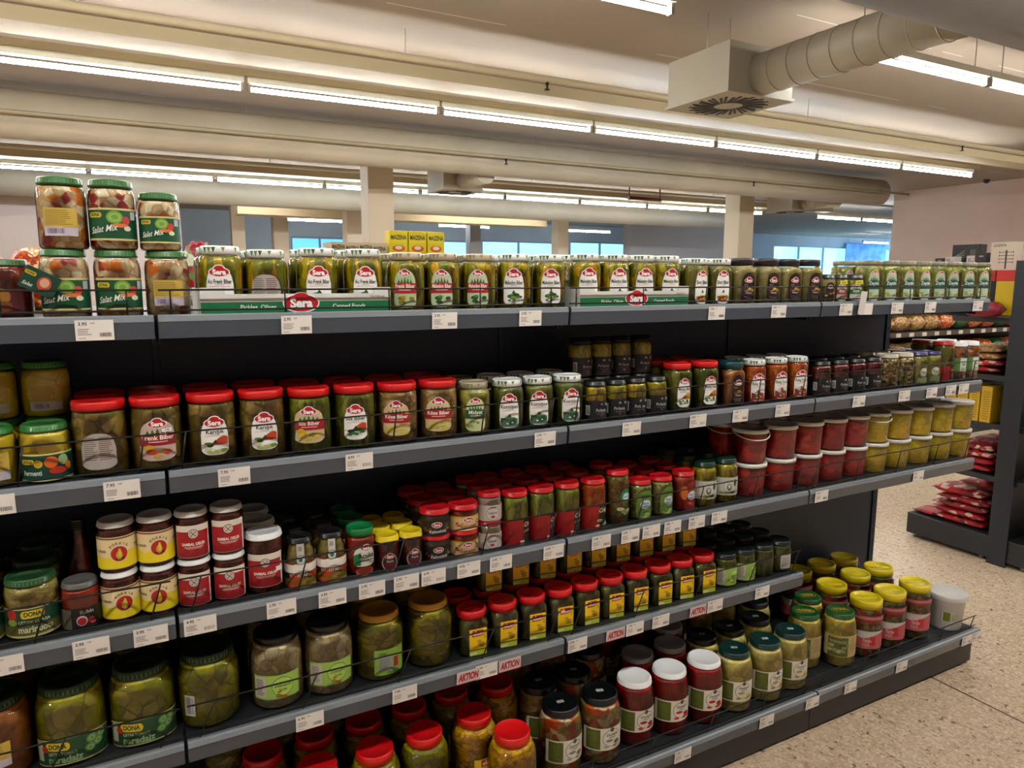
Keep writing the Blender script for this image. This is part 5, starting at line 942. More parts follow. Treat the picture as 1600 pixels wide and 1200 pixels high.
def ceil_mat():
    m = bpy.data.materials.new('painted_concrete_ceiling'); m.use_nodes = True; N, L, n, P = nodes(m)
    tc = n('ShaderNodeTexCoord'); sx = n('ShaderNodeSeparateXYZ'); L.new(tc.outputs['Object'], sx.inputs[0])
    nz = n('ShaderNodeTexNoise'); nz.inputs['Scale'].default_value = .8; nz.inputs['Detail'].default_value = 5; L.new(tc.outputs['Object'], nz.inputs['Vector'])
    r = n('ShaderNodeValToRGB'); r.color_ramp.elements[0].color = lin('#968878'); r.color_ramp.elements[1].color = lin('#a09284'); L.new(nz.outputs['Fac'], r.inputs[0])
    a = n('ShaderNodeMath', operation='SUBTRACT'); L.new(sx.outputs[1], a.inputs[0]); a.inputs[1].default_value = 3.55
    b = n('ShaderNodeMath', operation='PINGPONG'); L.new(a.outputs[0], b.inputs[0]); b.inputs[1].default_value = .55
    lt = n('ShaderNodeMath', operation='LESS_THAN'); L.new(b.outputs[0], lt.inputs[0]); lt.inputs[1].default_value = .006
    n2 = n('ShaderNodeTexNoise'); n2.inputs['Scale'].default_value = .7; L.new(tc.outputs['Object'], n2.inputs['Vector'])
    gt = n('ShaderNodeMath', operation='GREATER_THAN'); L.new(n2.outputs['Fac'], gt.inputs[0]); gt.inputs[1].default_value = .5
    mu = n('ShaderNodeMath', operation='MULTIPLY'); L.new(lt.outputs[0], mu.inputs[0]); L.new(gt.outputs[0], mu.inputs[1])
    mx = n('ShaderNodeMix', data_type='RGBA'); L.new(mu.outputs[0], mx.inputs['Factor']); L.new(r.outputs[0], mx.inputs[6]); mx.inputs[7].default_value = lin('#cfc6b8')
    L.new(mx.outputs[2], P.inputs['Base Color']); P.inputs['Roughness'].default_value = .8; return m
WALL = mottled('wall_paint', '#ccb7ac', '#d2beb4', 1.5, .8)
slab('floor', (-8, -6, -.1), (30, 20, 0), floor_mat())
slab('ceiling', (-8, -6, CEIL), (30, 20, CEIL+.2), ceil_mat())
slab('wall_left', (-8.2, -6, 0), (-8, 20, CEIL), WALL)
slab('wall_front', (-8, -6.2, 0), (30, -6, CEIL), WALL)
slab('wall_right', (13.75, -6, 0), (14.0, 9.35, CEIL), WALL)
slab('wall_far_right', (30, 9.35, 0), (30.2, 20, CEIL), WALL)
slab('wall_stub', (14.0, 9.1, 0), (30, 9.35, CEIL), WALL)
# far wall with window openings
WINS = [(3.98, 5.55, 2.2, 2.75), (7.28, 9.29, 2.2, 2.76), (9.68, 12.32, 2.2, 2.80), (12.89, 15.34, 2.2, 2.85), (22.3, 29.6, 1.2, 2.95)]
bm = bmesh.new(); xs = -8
for x0, x1, z0, z1 in WINS:
    box(bm, (xs, 20, 0), (x0, 20.3, CEIL)); box(bm, (x0, 20, 0), (x1, 20.3, z0)); box(bm, (x0, 20, z1), (x1, 20.3, CEIL)); xs = x1
box(bm, (xs, 20, 0), (30, 20.3, CEIL)); struct(obj('wall_back', bm, mottled('far_wall_bluish_light', '#a3b0bb', '#aebac4', 1, .8)))  # bluish light of the far room is put into this wall colour
for i, (x0, x1, z0, z1) in enumerate(WINS):
    bm = bmesh.new(); t = .05; nn = max(2, int((x1-x0)/1.3))
    box(bm, (x0, 20.05, z0), (x1, 20.12, z0+t)); box(bm, (x0, 20.05, z1-t), (x1, 20.12, z1))
    for k in range(nn+1): xx = x0+(x1-x0-t)*k/nn; box(bm, (xx, 20.05, z0+t), (xx+t, 20.12, z1-t))
    f = struct(obj('window_%d' % (i+1), bm, M('#8aa0ac')))
    bm = bmesh.new(); box(bm, (x0, 20.14, z0), (x1, 20.16, z1))
    obj('pane', bm, M('#5aa8ea' if i == 0 else '#8fd4f2', .2, emit=DAY), f)
slab('wall_far_left', (-8, 13.2, 0), (.86, 13.4, CEIL), M('#c4b4ab', .8))
for i_, (ya_, yb_) in enumerate(((10.2, 14.6), (15.0, 19.6))):  # unseen glowing windows, added to spread bluish light over the far area
    bm = bmesh.new(); box(bm, (29.9, ya_, .4), (29.98, ya_+.06, 3.1)); box(bm, (29.9, yb_-.06, .4), (29.98, yb_, 3.1)); box(bm, (29.9, ya_+.06, .4), (29.98, yb_-.06, .46)); box(bm, (29.9, ya_+.06, 3.04), (29.98, yb_-.06, 3.1)); f = struct(obj('window_%d' % (i_+6), bm, M('#8aa0ac')))
    bm = bmesh.new(); box(bm, (29.93, ya_+.06, .46), (29.95, yb_-.06, 3.04)); obj('pane', bm, M('#a8d8ff', .2, emit=2.2), f)
slab('trim_1', (2, 15.0, 2.86), (9, 15.5, CEIL), M('#c9b795', .8))
bm = bmesh.new(); box(bm, (11.5, 15, 0), (15.2, 15.3, CEIL)); struct(obj('wall_inner', bm, M('#a4a4a8', .8)))
# square columns carry the roof
for i, (x0, x1, y, c_) in enumerate(((2.95, 3.31, 9.6, '#cfc0a8'), (9.68, 10.04, 9.5, '#cfc0a8'), (2.06, 2.33, 16.5, '#cfc0a8'), (2.92, 3.24, 16.5, '#cfc0a8'), (4.0, 4.38, 14.5, '#cfc0a8'), (9.62, 9.94, 15.5, '#cfc0a8'), (7.9, 8.2, 17, '#9c9ca0'))):
    bm = bmesh.new(); box(bm, (x0, y, 0), (x1, y+(x1-x0), CEIL), bevel=.01); struct(obj('column_%d' % (i+1), bm, M(c_, .7)))

# ---------------------------------------------------------------- ducts, tray, pipes under the ceiling
DUCT = mottled('duct_paint', '#a59b86', '#aea48f', 2, .55); DUCT2 = mottled('duct_paint_grey', '#75716e', '#7e7a77', 2, .5)
def round_duct(name, label, p0, p1, r, mat, group, rod=(), n=40, seam=0):
    o = empty(name, label, 'air duct', p0, 0, group); p0 = Vector(p0); p1 = Vector(p1); d = p1-p0
    bm = bmesh.new(); tube(bm, (0, 0, 0), d, r, n); obj('duct_body', bm, mat, o)
    if seam:
        k = int(d.length/seam)
        for i in range(1, k):
            bm = bmesh.new(); q = d*(i/k); e = d.normalized()*.004; tube(bm, q-e, q+e, r+.003, n); obj('duct_seam', bm, mat, o)
    for x in rod:
        bm = bmesh.new(); tube(bm, (x-p0.x, 0, r-.01), (x-p0.x, 0, CEIL-p0.z), .006, 6); obj('hanger_rod', bm, M('#a9a298', .4, .6), o)
    return o
round_duct('air_duct', 'long cream round duct above the far side of the shelving', (-8, 8.0, 3.065), (11.35, 8.0, 3.065), .214, DUCT, None, (-2, 1.2, 4.6, 8.2), seam=0)
round_duct('air_duct', 'grey round duct crossing the top right corner of the photo', (1.5, 2.02, 3.03), (12, 2.02, 3.03), .30, DUCT2, None)
round_duct('air_duct', 'far round duct beyond the near columns', (-8, 12.6, 2.98), (13, 12.6, 2.98), .20, DUCT, None)
# diffuser box with branch duct
def diffuser(name, label, x, y, z, w, hh, by, mat, r=.125):
    o = empty(name, label, 'air diffuser', (x, y, z))
    bm = bmesh.new(); box(bm, (-w/2, -w/2, 0), (w/2, w/2, hh)); obj('housing', bm, mat, o)
    bm = bmesh.new()
    for k in range(36):
        a = 2*PI*k/36; ri, ro = .10, .265 if k % 2 else .24
        ux, uy = math.cos(a), math.sin(a); vx, vy = -uy, ux; s = .008; tw = .06
        p = [(ux*ri-vx*s, uy*ri-vy*s), (ux*ri+vx*s, uy*ri+vy*s), (ux*ro+vx*(s*1.3+tw), uy*ro+vy*(s*1.3+tw)), (ux*ro+vx*(tw-s*1.3), uy*ro+vy*(tw-s*1.3))]
        lo = [bm.verts.new((a_*w/.6, b_*w/.6, -.006)) for a_, b_ in p]; hi = [bm.verts.new((a_*w/.6, b_*w/.6, 0)) for a_, b_ in p]
        bm.faces.new(lo)
        for i in range(4): bm.faces.new((lo[i], lo[(i+1)%4], hi[(i+1)%4], hi[i]))
    obj('swirl_slots', bm, M('#2a2622', .6), o)
    bm = bmesh.new(); box(bm, (-w/2-.012, -w/2-.012, -.003), (w/2+.012, w/2+.012, .014)); obj('face_plate', bm, mat, o)
    y0, y1 = (-w/2, by-y) if by < y else (w/2, by-y)
    bm = bmesh.new(); tube(bm, (0, y0, .13), (0, y1, .13+.0), r, 32); obj('branch_duct', bm, mat, o)
    k = 9
    for i in range(k+1):
        bm = bmesh.new(); q = y0+(y1-y0)*i/k; tube(bm, (0, q-.003, .13), (0, q+.003, .13), r+.003, 32); obj('duct_seam', bm, mat, o)
    for s in (-1, 1): bm = bmesh.new(); tube(bm, (s*.1, w*.2, hh), (s*.1, w*.2, CEIL-z), .003, 6); obj('hanger_rod', bm, M('#a9a298', .4, .6), o)
    return o
diffuser('air_diffuser', 'square ceiling air diffuser box with ribbed branch duct', 3.62, 3.70, 2.755, .56, .30, 2.10, mottled('diffuser_paint', '#a19a88', '#a9a290', 2, .5))
diffuser('air_diffuser', 'distant square air diffuser box behind the cream duct', 4.0, 9.1, 2.77, .56, .30, 8.15, DUCT)
diffuser('air_diffuser', 'second distant air diffuser beside the right hand column', 10.5, 9.1, 2.80, .56, .30, 8.15, DUCT)
pipe = empty('sprinkler_pipe', 'thin sprinkler pipe running in front of the cream duct', 'pipe', (0, 7.70, 3.03)); bm = bmesh.new(); tube(bm, (-8, 0, 0), (11.7, 0, 0), .020, 10); obj('pipe_run', bm, M('#8f8468', .5), pipe)
TR1 = []
for x, y, z, s in ((4.05, 7.70, 3.01, 'sprinkler head hanging under the cream duct pipe, left of centre'), (8.1, 7.70, 3.01, 'sprinkler head under the cream duct pipe, right of centre'), (3.02, 5.05, 3.14, 'sprinkler head under the cable tray above the lamps'), (8.6, 5.05, 3.14, 'far sprinkler head under the cable tray near the right wall')):
    if y < 6: TR1.append((x, y, z)); continue
    bm = bmesh.new(); lathe(bm, [(0, 0), (.014, 0), (.014, -.02), (.008, -.03), (.008, -.05), (.022, -.055), (.022, -.06), (0, -.06)], 12); obj('sprinkler_head', bm, M('#2a2420', .4, .5), pipe, loc=(x, 0, z-3.03))
# cable tray with pipe, along the lamps
def trayrow(y, label, off, heads=(), tl=18.2):
    o = empty('cable_tray', label, 'cable tray', (-8, y, 0))
    bm = bmesh.new(); box(bm, (0, -.14, 3.05), (21.5, .14, 3.062)); box(bm, (0, -.14, 3.062), (21.5, -.132, 3.135)); box(bm, (0, .132, 3.062), (21.5, .14, 3.135)); obj('tray_channel', bm, M('#b3a582', .6), o)
    bm = bmesh.new(); tube(bm, (0, -.19, 3.16), (21.6, -.19, 3.16), .026, 12); obj('pipe_run', bm, M('#b9ab8c', .6), o)
    for x in (1.2, 5.0, 9.85, 14.0, 18): bm = bmesh.new(); tube(bm, (x, -.19, 3.18), (x, -.19, CEIL), .006, 6); obj('hanger_rod', bm, M('#cfcabc', .4, .3), o)
    for x, hy, hz in heads: bm = bmesh.new(); lathe(bm, [(0, 0), (.014, 0), (.014, -.02), (.008, -.03), (.008, -.05), (.022, -.055), (.022, -.06), (0, -.06)], 12); obj('sprinkler_head', bm, M('#2a2420', .4, .5), o, loc=(x+8, hy-y, hz))
    for z, yy, hh in ((3.0715, off, .05),): bm = bmesh.new(); box(bm, (0, yy-.03, z), (tl, yy+.03, z+hh)); obj('lamp_trunking', bm, M('#b7ad92', .6), o)
trayrow(5.24, 'cream cable tray and pipe running beside the main lamp row', .52, TR1)
trayrow(10.7, 'distant cable tray behind the cream duct', .40, (), 25.0)
bm = bmesh.new(); tube(bm, (7.6, 10.0, 2.98), (8.3, 10.0, 2.97), .03, 10); tube(bm, (7.62, 10, 2.94), (7.62, 10, CEIL), .012, 8); tube(bm, (8.28, 10, 2.94), (8.28, 10, CEIL), .012, 8); tag(obj('red_pipe', bm, M('#6a1814', .5)), 'short dark red pipe hanging beyond the cream duct', 'pipe')

# ---------------------------------------------------------------- fluorescent lamps
def lamp_parts():
    bm = bmesh.new(); box(bm, (-.755, -.028, .040), (.755, .028, .085))
    hb = bm
    bt = bmesh.new(); tube(bt, (-.735, 0, 0), (.735, 0, 0), .0165, 10)
    be = bmesh.new(); box(be, (-.010, -.018, -.018), (.010, .018, .0395))
    return hb, bt, be
hb, bt, be = lamp_parts()
def tomesh(bm, mat, name):
    me = bpy.data.meshes.new(name); bm.to_mesh(me); bm.free(); me.materials.append(mat); return me
mh = tomesh(hb, M('#c9c8b8', .5), 'housing'); mt = tomesh(bt, M('#fcfaf6', .3, emit=TUBE), 'tube'); mt2 = tomesh(lamp_parts()[1], M('#e8f4ff', .3, emit=TUBE), 'tube'); me_ = tomesh(be, M('#8c8676', .5), 'end_cap')
def lamp(x, y, z, label, group, cool=False):
    o = empty('fluorescent_lamp', label, 'ceiling lamp', (x, y, z), 0, group)
    for nm, m in (('housing', mh), ('tube', mt2 if cool else mt), ('end_cap', me_), ('end_cap', me_)):
        q = bpy.data.objects.new(nm, m); C.objects.link(q); q.parent = o
        if nm == 'end_cap': q.location.x = .742*(1 if q.name.endswith('001') or len([c for c in o.children if c.name.startswith('end')]) > 1 else -1)
    if y not in (5.76, 11.1):
        for s in (-1, 1): bm = bmesh.new(); tube(bm, (s*.6, 0, .085), (s*.6, 0, CEIL-z), .004, 6); obj('hanger_rod', bm, M('#b9b4a6', .4, .4), o)
WORD = ['first','second','third','fourth','fifth','sixth','seventh','eighth','ninth','tenth','eleventh','twelfth']
def lrow(y, xs, what, grp, cool=()):
    for i, x in enumerate(xs): lamp(x, y, 2.985, '%s, %s from left' % (what, WORD[i]), grp, i in cool)
lrow(5.76, [10.08-.77-1.535*k for k in range(11)][::-1], 'fluorescent tube lamp in the main row over the shelving', 'lamps in the main row', (7, 8))
lrow(3.09, [2.62-.77-1.535*k for k in range(6)][::-1], 'fluorescent tube lamp left of the diffuser over the near aisle', 'lamps over the near aisle')
lrow(3.09, [3.95+.77+1.535*k for k in range(5)], 'fluorescent tube lamp right of the diffuser over the near aisle', 'lamps over the near aisle')
lrow(.40, [-4.5+1.535*k for k in range(11)], 'fluorescent tube lamp in the row above the camera', 'lamps above the camera')
lrow(11.1, [9.64-1.535*k for k in range(8)][::-1], 'distant fluorescent tube lamp behind the cream duct', 'distant lamps left', range(7))
lrow(11.1, [11.2, 14.4, 15.95], 'distant fluorescent tube lamp near the far opening', 'distant lamps right', range(7))
lrow(14.2, [.6, 2.2, 6.5, 8.1], 'far fluorescent tube lamp toward the back wall', 'far lamps')
lrow(17.6, [4, 8, 12, 25], 'farthest fluorescent tube lamp by the back windows', 'farthest lamps', range(6))
bm = bmesh.new(); lathe(bm, [(0, 0), (.05, 0), (.055, -.03), (.03, -.06), (0, -.07)], 16); o = tag(obj('ceiling_camera', bm, M('#2a2624', .4)), 'small dark dome camera under the ceiling by the right wall', 'camera'); o.location = (13.4, 7.4, CEIL)
# blue poster hanging by the far windows
po = empty('poster', 'bright blue poster hanging before the far windows', 'poster', (27.7, 19.9, 2.05)); bm = bmesh.new(); box(bm, (-1.3, 0, 0), (1.3, .03, 1.05)); obj('printed_sheet', bm, mottled('poster_print', '#1a66d0', '#5ab0f0', 3, .4, detail=6), po)
for s_ in (-1, 1): bm = bmesh.new(); tube(bm, (s_*1.2, .015, 1.05), (s_*1.2, .015, CEIL-2.05), .006, 6); obj('hanger_rod', bm, M('#8c8676', .5), po)

# ---------------------------------------------------------------- the pickle gondola, one unit per metre
STEEL = mottled('shelf_enamel', '#1f2226', '#24272c', 30, .42); SPINE = M('#182a40', .5); RAIL = M('#424b57', .25, coat=.6); RAILSHEEN = M('#7d868f', .3, coat=.4); WIRE = M('#26241f', .35, .5)  # paler rail lip: highlight from above painted into its colour
def rail_mesh(y0, z1, L=.992):
    bm = bmesh.new(); x0, x1 = .004, .004+L
    prof = [(y0+.022, z1-.004), (y0+.006, z1), (y0+.001, z1-.003), (y0-.001, z1-.014), (y0, z1-.016), (y0+.003, z1-RH), (y0+.006, z1-RH), (y0+.006, z1-.012), (y0+.022, z1-.012)]
    A = [bm.verts.new((x0, y, z)) for y, z in prof]; B = [bm.verts.new((x1, y, z)) for y, z in prof]; n = len(prof)
    for i in range(n):
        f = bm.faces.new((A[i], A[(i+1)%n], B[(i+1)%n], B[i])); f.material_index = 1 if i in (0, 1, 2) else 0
    bm.faces.new(A[::-1]); bm.faces.new(B); return bm
def fence_mesh(y0, z1, h, L=.985, slant=0.0):
    bm = bmesh.new(); tube(bm, (.008, y0, z1+h), (.008+L, y0, z1+h), .0021, 6); tube(bm, (.008, y0, z1+.008), (.008+L, y0, z1+.008), .0021, 6)
    for x in (.03, .26, .50, .74, .95): tube(bm, (x, y0, z1-.002), (x+slant, y0, z1+h), .0019, 6)
    return bm
UN = ['leftmost unit of the dark pickle shelving, cut by the photo edge', 'second unit of the dark pickle shelving, with large jars', 'third unit of the dark pickle shelving, in the middle', 'rightmost unit of the dark pickle shelving, at its open end']
for b in range(4):
    x = X0+(b-1); o = empty('shelving_unit', UN[b], 'shelving', (x, 0, 0), 0, 'units of the pickle gondola')
    bm = bmesh.new(); box(bm, (.0001, DS, .02), (.9999, DS+.04, 1.515)); obj('back_panel', bm, SPINE, o)
    for s in ((0, 1) if b == 3 else (0,)):
        bm = bmesh.new(); xx = s*.97; box(bm, (xx+.0, DS-.006, .02), (xx+.03, DS-.001, 1.515)); 
        for k in range(28): box(bm, (xx+.013, DS-.0068, .12+k*.05), (xx+.017, DS-.0059, .145+k*.05), 1)
        obj('upright', bm, [SPINE, M('#05070a')], o)
    for lv in range(4):
        if lv == 3 and b == 3: continue
        z = ZR[lv]-.008; y1 = DS-.008
        bm = bmesh.new(); box(bm, (.003, D0+.014, z-.022), (.997, y1, z)); box(bm, (.003, D0+.010, z-.04), (.997, D0+.016, z))
        for sx in (.004, .992): box(bm, (sx, D0+.05, z-.055), (sx+.004, y1, z-.022))
        sh = obj('shelf', bm, STEEL, o)
        obj('price_rail', rail_mesh(D0, ZR[lv]), [RAIL, RAILSHEEN], sh)
        obj('wire_guard', fence_mesh(D0+.016, ZR[lv], .05 if lv == 0 else .078, slant=.012*lv), WIRE, sh)
    z = ZR[4]-.008
    bm = bmesh.new(); box(bm, (.003, D5+.014, z-.022), (.997, DS-.008, z)); sh = obj('base_deck', bm, STEEL, o)
    obj('price_rail', rail_mesh(D5, ZR[4]), [RAIL, RAILSHEEN], sh); obj('wire_guard', fence_mesh(D5+.020, ZR[4], .05, slant=.03), WIRE, sh)
    bm = bmesh.new(); box(bm, (.002, D5+.03, .012), (.998, D5+.045, z-.022)); obj('kick_plate', bm, M('#202327', .4), o)
    bm = bmesh.new(); box(bm, (.002, D5+.046, .02), (.012, DS, z-.022)); box(bm, (.988, D5+.046, .02), (.998, DS, z-.022)); obj('base_bracket', bm, STEEL, o)
    for sx in (.02, .95): bm = bmesh.new(); tube(bm, (sx+.015, D5+.08, 0), (sx+.015, D5+.08, .02), .015, 12); obj('foot', bm, M('#3a3c40', .3, .6), o)
    # far side: only its top shelf can be seen over the jars
    bm = bmesh.new(); box(bm, (.003, DS+.048, ZR[0]-.03), (.997, DS+.45, ZR[0]-.008)); obj('shelf', bm, STEEL, o)
    bm = bmesh.new(); box(bm, (.003, DS+.048, .10), (.997, DS+.50, .16)); obj('base_deck', bm, STEEL, o)

# ---------------------------------------------------------------- price tags
TAGS = {0: [(-.061,'3.95'),(.327,'2.95'),(.682,'3.95'),(.924,'3.95'),(1.576,'3.95'),(1.843,'3.95'),(2.17,'3.95'),(2.278,''),(2.45,'3.95'),(2.648,'3.95'),(2.957,'3.95')],
 1: [(-.25,'5.95'),(-.036,'7.95'),(.18,'7.95'),(.459,'4.95'),(.972,'3.95'),(1.264,'3.95'),(1.518,'4.95'),(1.696,'3.95'),(1.887,'3.95'),(2.274,'3.95'),(2.534,'3.95'),(2.703,'3.95'),(2.827,'3.95'),(2.914,'3.95')],
 2: [(-.263,'3.95'),(-.114,'3.95'),(-.004,'3.95'),(.093,'4.95'),(.266,'2.95'),(.384,'3.95'),(.481,'3.95'),(.57,'2.95'),(.643,'4.95'),(.742,'4.50'),(.837,'2.50'),(1.003,'3.50'),(1.165,'3.45'),(1.27,'3.95'),(1.349,'3.95'),(1.432,'3.95'),(1.53,'4.80'),(1.625,'3.95'),(2.109,'5.95'),(2.664,'5.95')],
 3: [(.319,'6.95'),(.559,'7.95'),(.738,'A'),(.793,'1.99'),(.864,'A'),(1.088,'3.95'),(1.224,'A'),(1.297,'1.99'),(1.398,'3.95'),(1.550,'A'),(1.624,'1.99'),(1.839,'3.95')],
 4: [(1.428,'5.95'),(1.794,'3.95'),(2.018,'3.95'),(2.221,'3.95'),(2.518,'3.95'),(2.945,'3.95'),(3.016,'3.95')]}
TM = {}
def tag_mesh(t):
    if t in TM: return TM[t]
    D = Decal(None, 0, 0); W, H = .066, .040
    if t == 'A':
        D.rect(0, -.001, .068, .034, '#d3c4c4', 0); D.text('AKTION', 0, -.001, .020, '#a8122c', 1, .05, .15, maxw=.060); D.rect(0, -.0165, .068, .002, '#b84a5c', 1)
    else:
        D.rect(0, 0, W, H, '#e6e2de', 0)
        if t: 
            D.text(t, -.020, .0125, .0066, '#2c2826', 1, .02); D.text('CHF', -.003, .0140, .003, '#4a4442', 1)
            D.lines(-.017, -.003, .024, .014, 4, '#8a827c', 1, seed=int(float(t)*100)); D.rect(-.022, -.0155, .012, .0012, '#8a827c', 1); D.bars(.018, -.009, .020, .008, 1, '#4a4644', seed=int(float(t)*100))
    TM[t] = D.done(); 
    bm = bmesh.new(); bm.from_mesh(TM[t]); ww = W if t != 'A' else .068; hh = H/2 if t != 'A' else .017
    box(bm, (-ww/2, 0, -hh), (ww/2, .001, hh), 0); bm.to_mesh(TM[t]); bm.free(); return TM[t]
LV = ['top', 'second', 'third', 'fourth', 'base']
for lv, L_ in TAGS.items():
    no = [x for x, t in L_ if t != 'A']
    for i, (x, t) in enumerate(L_):
        q = bpy.data.objects.new('price_tag' if t != 'A' else 'sale_sign', tag_mesh(t)); C.objects.link(q)
        q.location = (x, (D5 if lv == 4 else D0)-.0030-(.0012 if t == 'A' else 0), ZR[lv]-.0275); q.rotation_euler = (math.radians(3), 0, 0)
        if t == 'A':
            k = [a for a, b_ in L_ if b_ == 'A'].index(x); tag(q, 'red and white AKTION sign on the fourth shelf rail, %s from left' % WORD[k], 'sign', 'sale signs')
        elif t == '': tag(q, 'blank white card on the top shelf rail', 'price tag')
        else:
            k = [a for a, b_ in L_ if b_ == t].index(x)
            W_ = WORD[k] if k < 12 else {12: 'thirteenth', 13: 'fourteenth', 14: 'fifteenth'}[k]
            same = len([1 for a, b_ in L_ if b_ == t]) > 1
            tag(q, 'white price tag reading %s on the %s rail%s' % (t, LV[lv]+' shelf', ', %s such tag from left' % W_ if same else ''), 'price tag', 'price tags on the %s shelf rail' % LV[lv])
bm = bmesh.new(); box(bm, (-.016, -.0008, -.028), (.016, .0008, .052)); o = tag(obj('paper_slip', bm, M('#cfcbc8', .5)), 'upright white paper slip stuck on the top shelf rail', 'paper'); o.location = (2.243, D0-.010, ZR[0]-.018); o.rotation_euler = (.06, .06, 0)

# ---------------------------------------------------------------- building one jar of every kind
PM = {}
def body_profile(t, r, h, rl, lh, shape, k=0.0):
    """outside of the glass; k = how far inside (contents)."""
    R = r-k; hn = h-lh; N_ = rl-.0025-k; 
    if shape == 'bucket': return [(0, k), (R*.86, k), (R*.885, .004+k), (R*.97, hn-.012 if k else hn)] + ([(0, hn-.012)] if k else [])
    if shape == 'bottle': return [(0, k), (R*.9, k), (R, .01), (R, h*.45), (R*.8, h*.55), (rl*.9-k, h*.72), (rl*.9-k, hn)] + ([(0, hn)] if k else [])
    if shape == 'bulge': P_ = [(0, k), (R*.84, k), (R*.97, .010), (R, .03), (R*.97, hn*.60), (R*.93, hn*.78), (N_, hn*.94), (N_, hn)]
    else:
        sh = shape if shape in ('square', 'oct') else 'round'; q = r*.16
        sk = hn*(.80 if h > .17 else .86)
        if shape == 'square': sk = hn*.84
        Rr = R*.90 if sh == 'square' else (R*.96 if sh == 'oct' else R)
        P_ = [(0, k), (Rr*.86, k, sh), (Rr*.95, q*.3+k, sh), (Rr, q+k, sh), (Rr, sk-.006, sh), (Rr*.96, sk+(hn-sk)*.35, sh), ((Rr+N_)/2, sk+(hn-sk)*.62, 'round'), (N_, sk+(hn-sk)*.85, 'round'), (N_, hn, 'round')]
    if k: P_ = [p for p in P_ if p[1] < hn-.006]; P_.append((P_[-1][0]*.98, hn-.005)+tuple(P_[-1][2:])); P_.append((0, hn-.005))
    return P_
def lid_mesh(style, col, rl, lh, z0):
    bm = bmesh.new(); A = M(col, .32 if style in ('plastic', 'recess') else .3, coat=.3); mats = [A]; n = 36
    b = min(.003, lh*.2)
    if style == 'bucket':
        lathe(bm, [(rl-.004, z0-.004), (rl, z0-.004), (rl, z0+lh*.6), (rl-.003, z0+lh*.75), (rl-.005, z0+lh*.75), (rl-.008, z0+lh*.35), (0, z0+lh*.35)], n); bm.faces.ensure_lookup_table()
        for f in bm.faces: f.material_index = 1 if max(v.co.to_2d().length for v in f.verts) < rl-.004 else 0
        return bm, [M('#dedad4', .35), TUBLID]
    if style == 'recess':
        lathe(bm, [(rl-.003, z0), (rl, z0), (rl+.0005, z0+lh-b), (rl-b, z0+lh), (rl*.84, z0+lh), (rl*.80, z0+lh-.007), (0, z0+lh-.007)], n)
        tube(bm, (-rl*.7, 0, z0+lh-.006), (rl*.7, 0, z0+lh-.006), .002, 6)
    elif style in ('plastic', 'tri', 'tan'):
        lathe(bm, [(rl-.003, z0), (rl, z0), (rl, z0+lh-b), (rl-b, z0+lh), (rl*.9, z0+lh-.0006), (rl*.88, z0+lh-.0018), (0, z0+lh-.0018)], n)
    else:
        lathe(bm, [(rl-.003, z0-.001), (rl-.0003, z0-.001), (rl+.0012, z0+.001), (rl+.0012, z0+.0028), (rl, z0+.004), (rl-.0005, z0+lh-b), (rl-.003, z0+lh), (rl*.86, z0+lh), (rl*.83, z0+lh-.0012), (0, z0+lh-.0012)], n)
    D = None
    if style in ('tri', 'tan'):
        D = Decal(rl, 0, z0); cs = ['#2c5a30', '#47783c', '#6a8a50'] if style == 'tri' else ['#8f8a6a', '#7a805e']
        k = 26; rr = random.Random(5)
        for i in range(k):
            u = 2*PI*rl*(i/k-.5); w_ = 2*PI*rl/k*.46; hh = lh*rr.uniform(.45, .8)
            if rr.random() < .78: D.tri([(u-w_, lh-b), (u+w_, lh-b), (u, lh-b-hh)], cs[i % len(cs)], 1)
    if style in ('dona', 'donatop'):
        D = Decal(rl+.0008, 0, z0)
        for i in range(40): D.rect(2*PI*rl*(i/40-.5), lh*.45, .0016, lh*.5, '#5f8a50', 0)
        D2 = Decal(None, 0, 0, top=z0+lh-.001); yc = '#b8a81e' if style == 'donatop' else '#3c5a34'
        D2.ell(0, 0, rl*1.35, rl*.68, yc, 1); D2.ell(0, 0, rl*1.24, rl*.58, '#123a1e', 2) ; D2.text('DONA', 0, 0, rl*.34, '#c2b02a' if style == 'donatop' else '#54704a', 3, .04, maxw=rl*.95)
        me = D2.done(); base = len(mats); mats += list(me.materials)
        b2 = bmesh.new(); b2.from_mesh(me)
        for f in b2.faces: f.material_index += base
        b2.to_mesh(me); b2.free(); bm.from_mesh(me)
    if style == 'sticker':
        D = Decal(None, 0, 0, top=z0+lh-.001); D.rect(0, 0, .022, .013, '#b9bcba', 1); D.text('5.95', 0, 0, .005, '#5a5a5a', 2)
    if D is not None:
        me = D.done(); base = len(mats); mats += list(me.materials)
        b2 = bmesh.new(); b2.from_mesh(me)
        for f in b2.faces: f.material_index += base
        b2.to_mesh(me); b2.free(); bm.from_mesh(me)
    return bm, mats
def keep(name, bm, mats):
    me = bpy.data.meshes.new(name); bm.to_mesh(me); bm.free()
    for m in mats: me.materials.append(m)
    return me
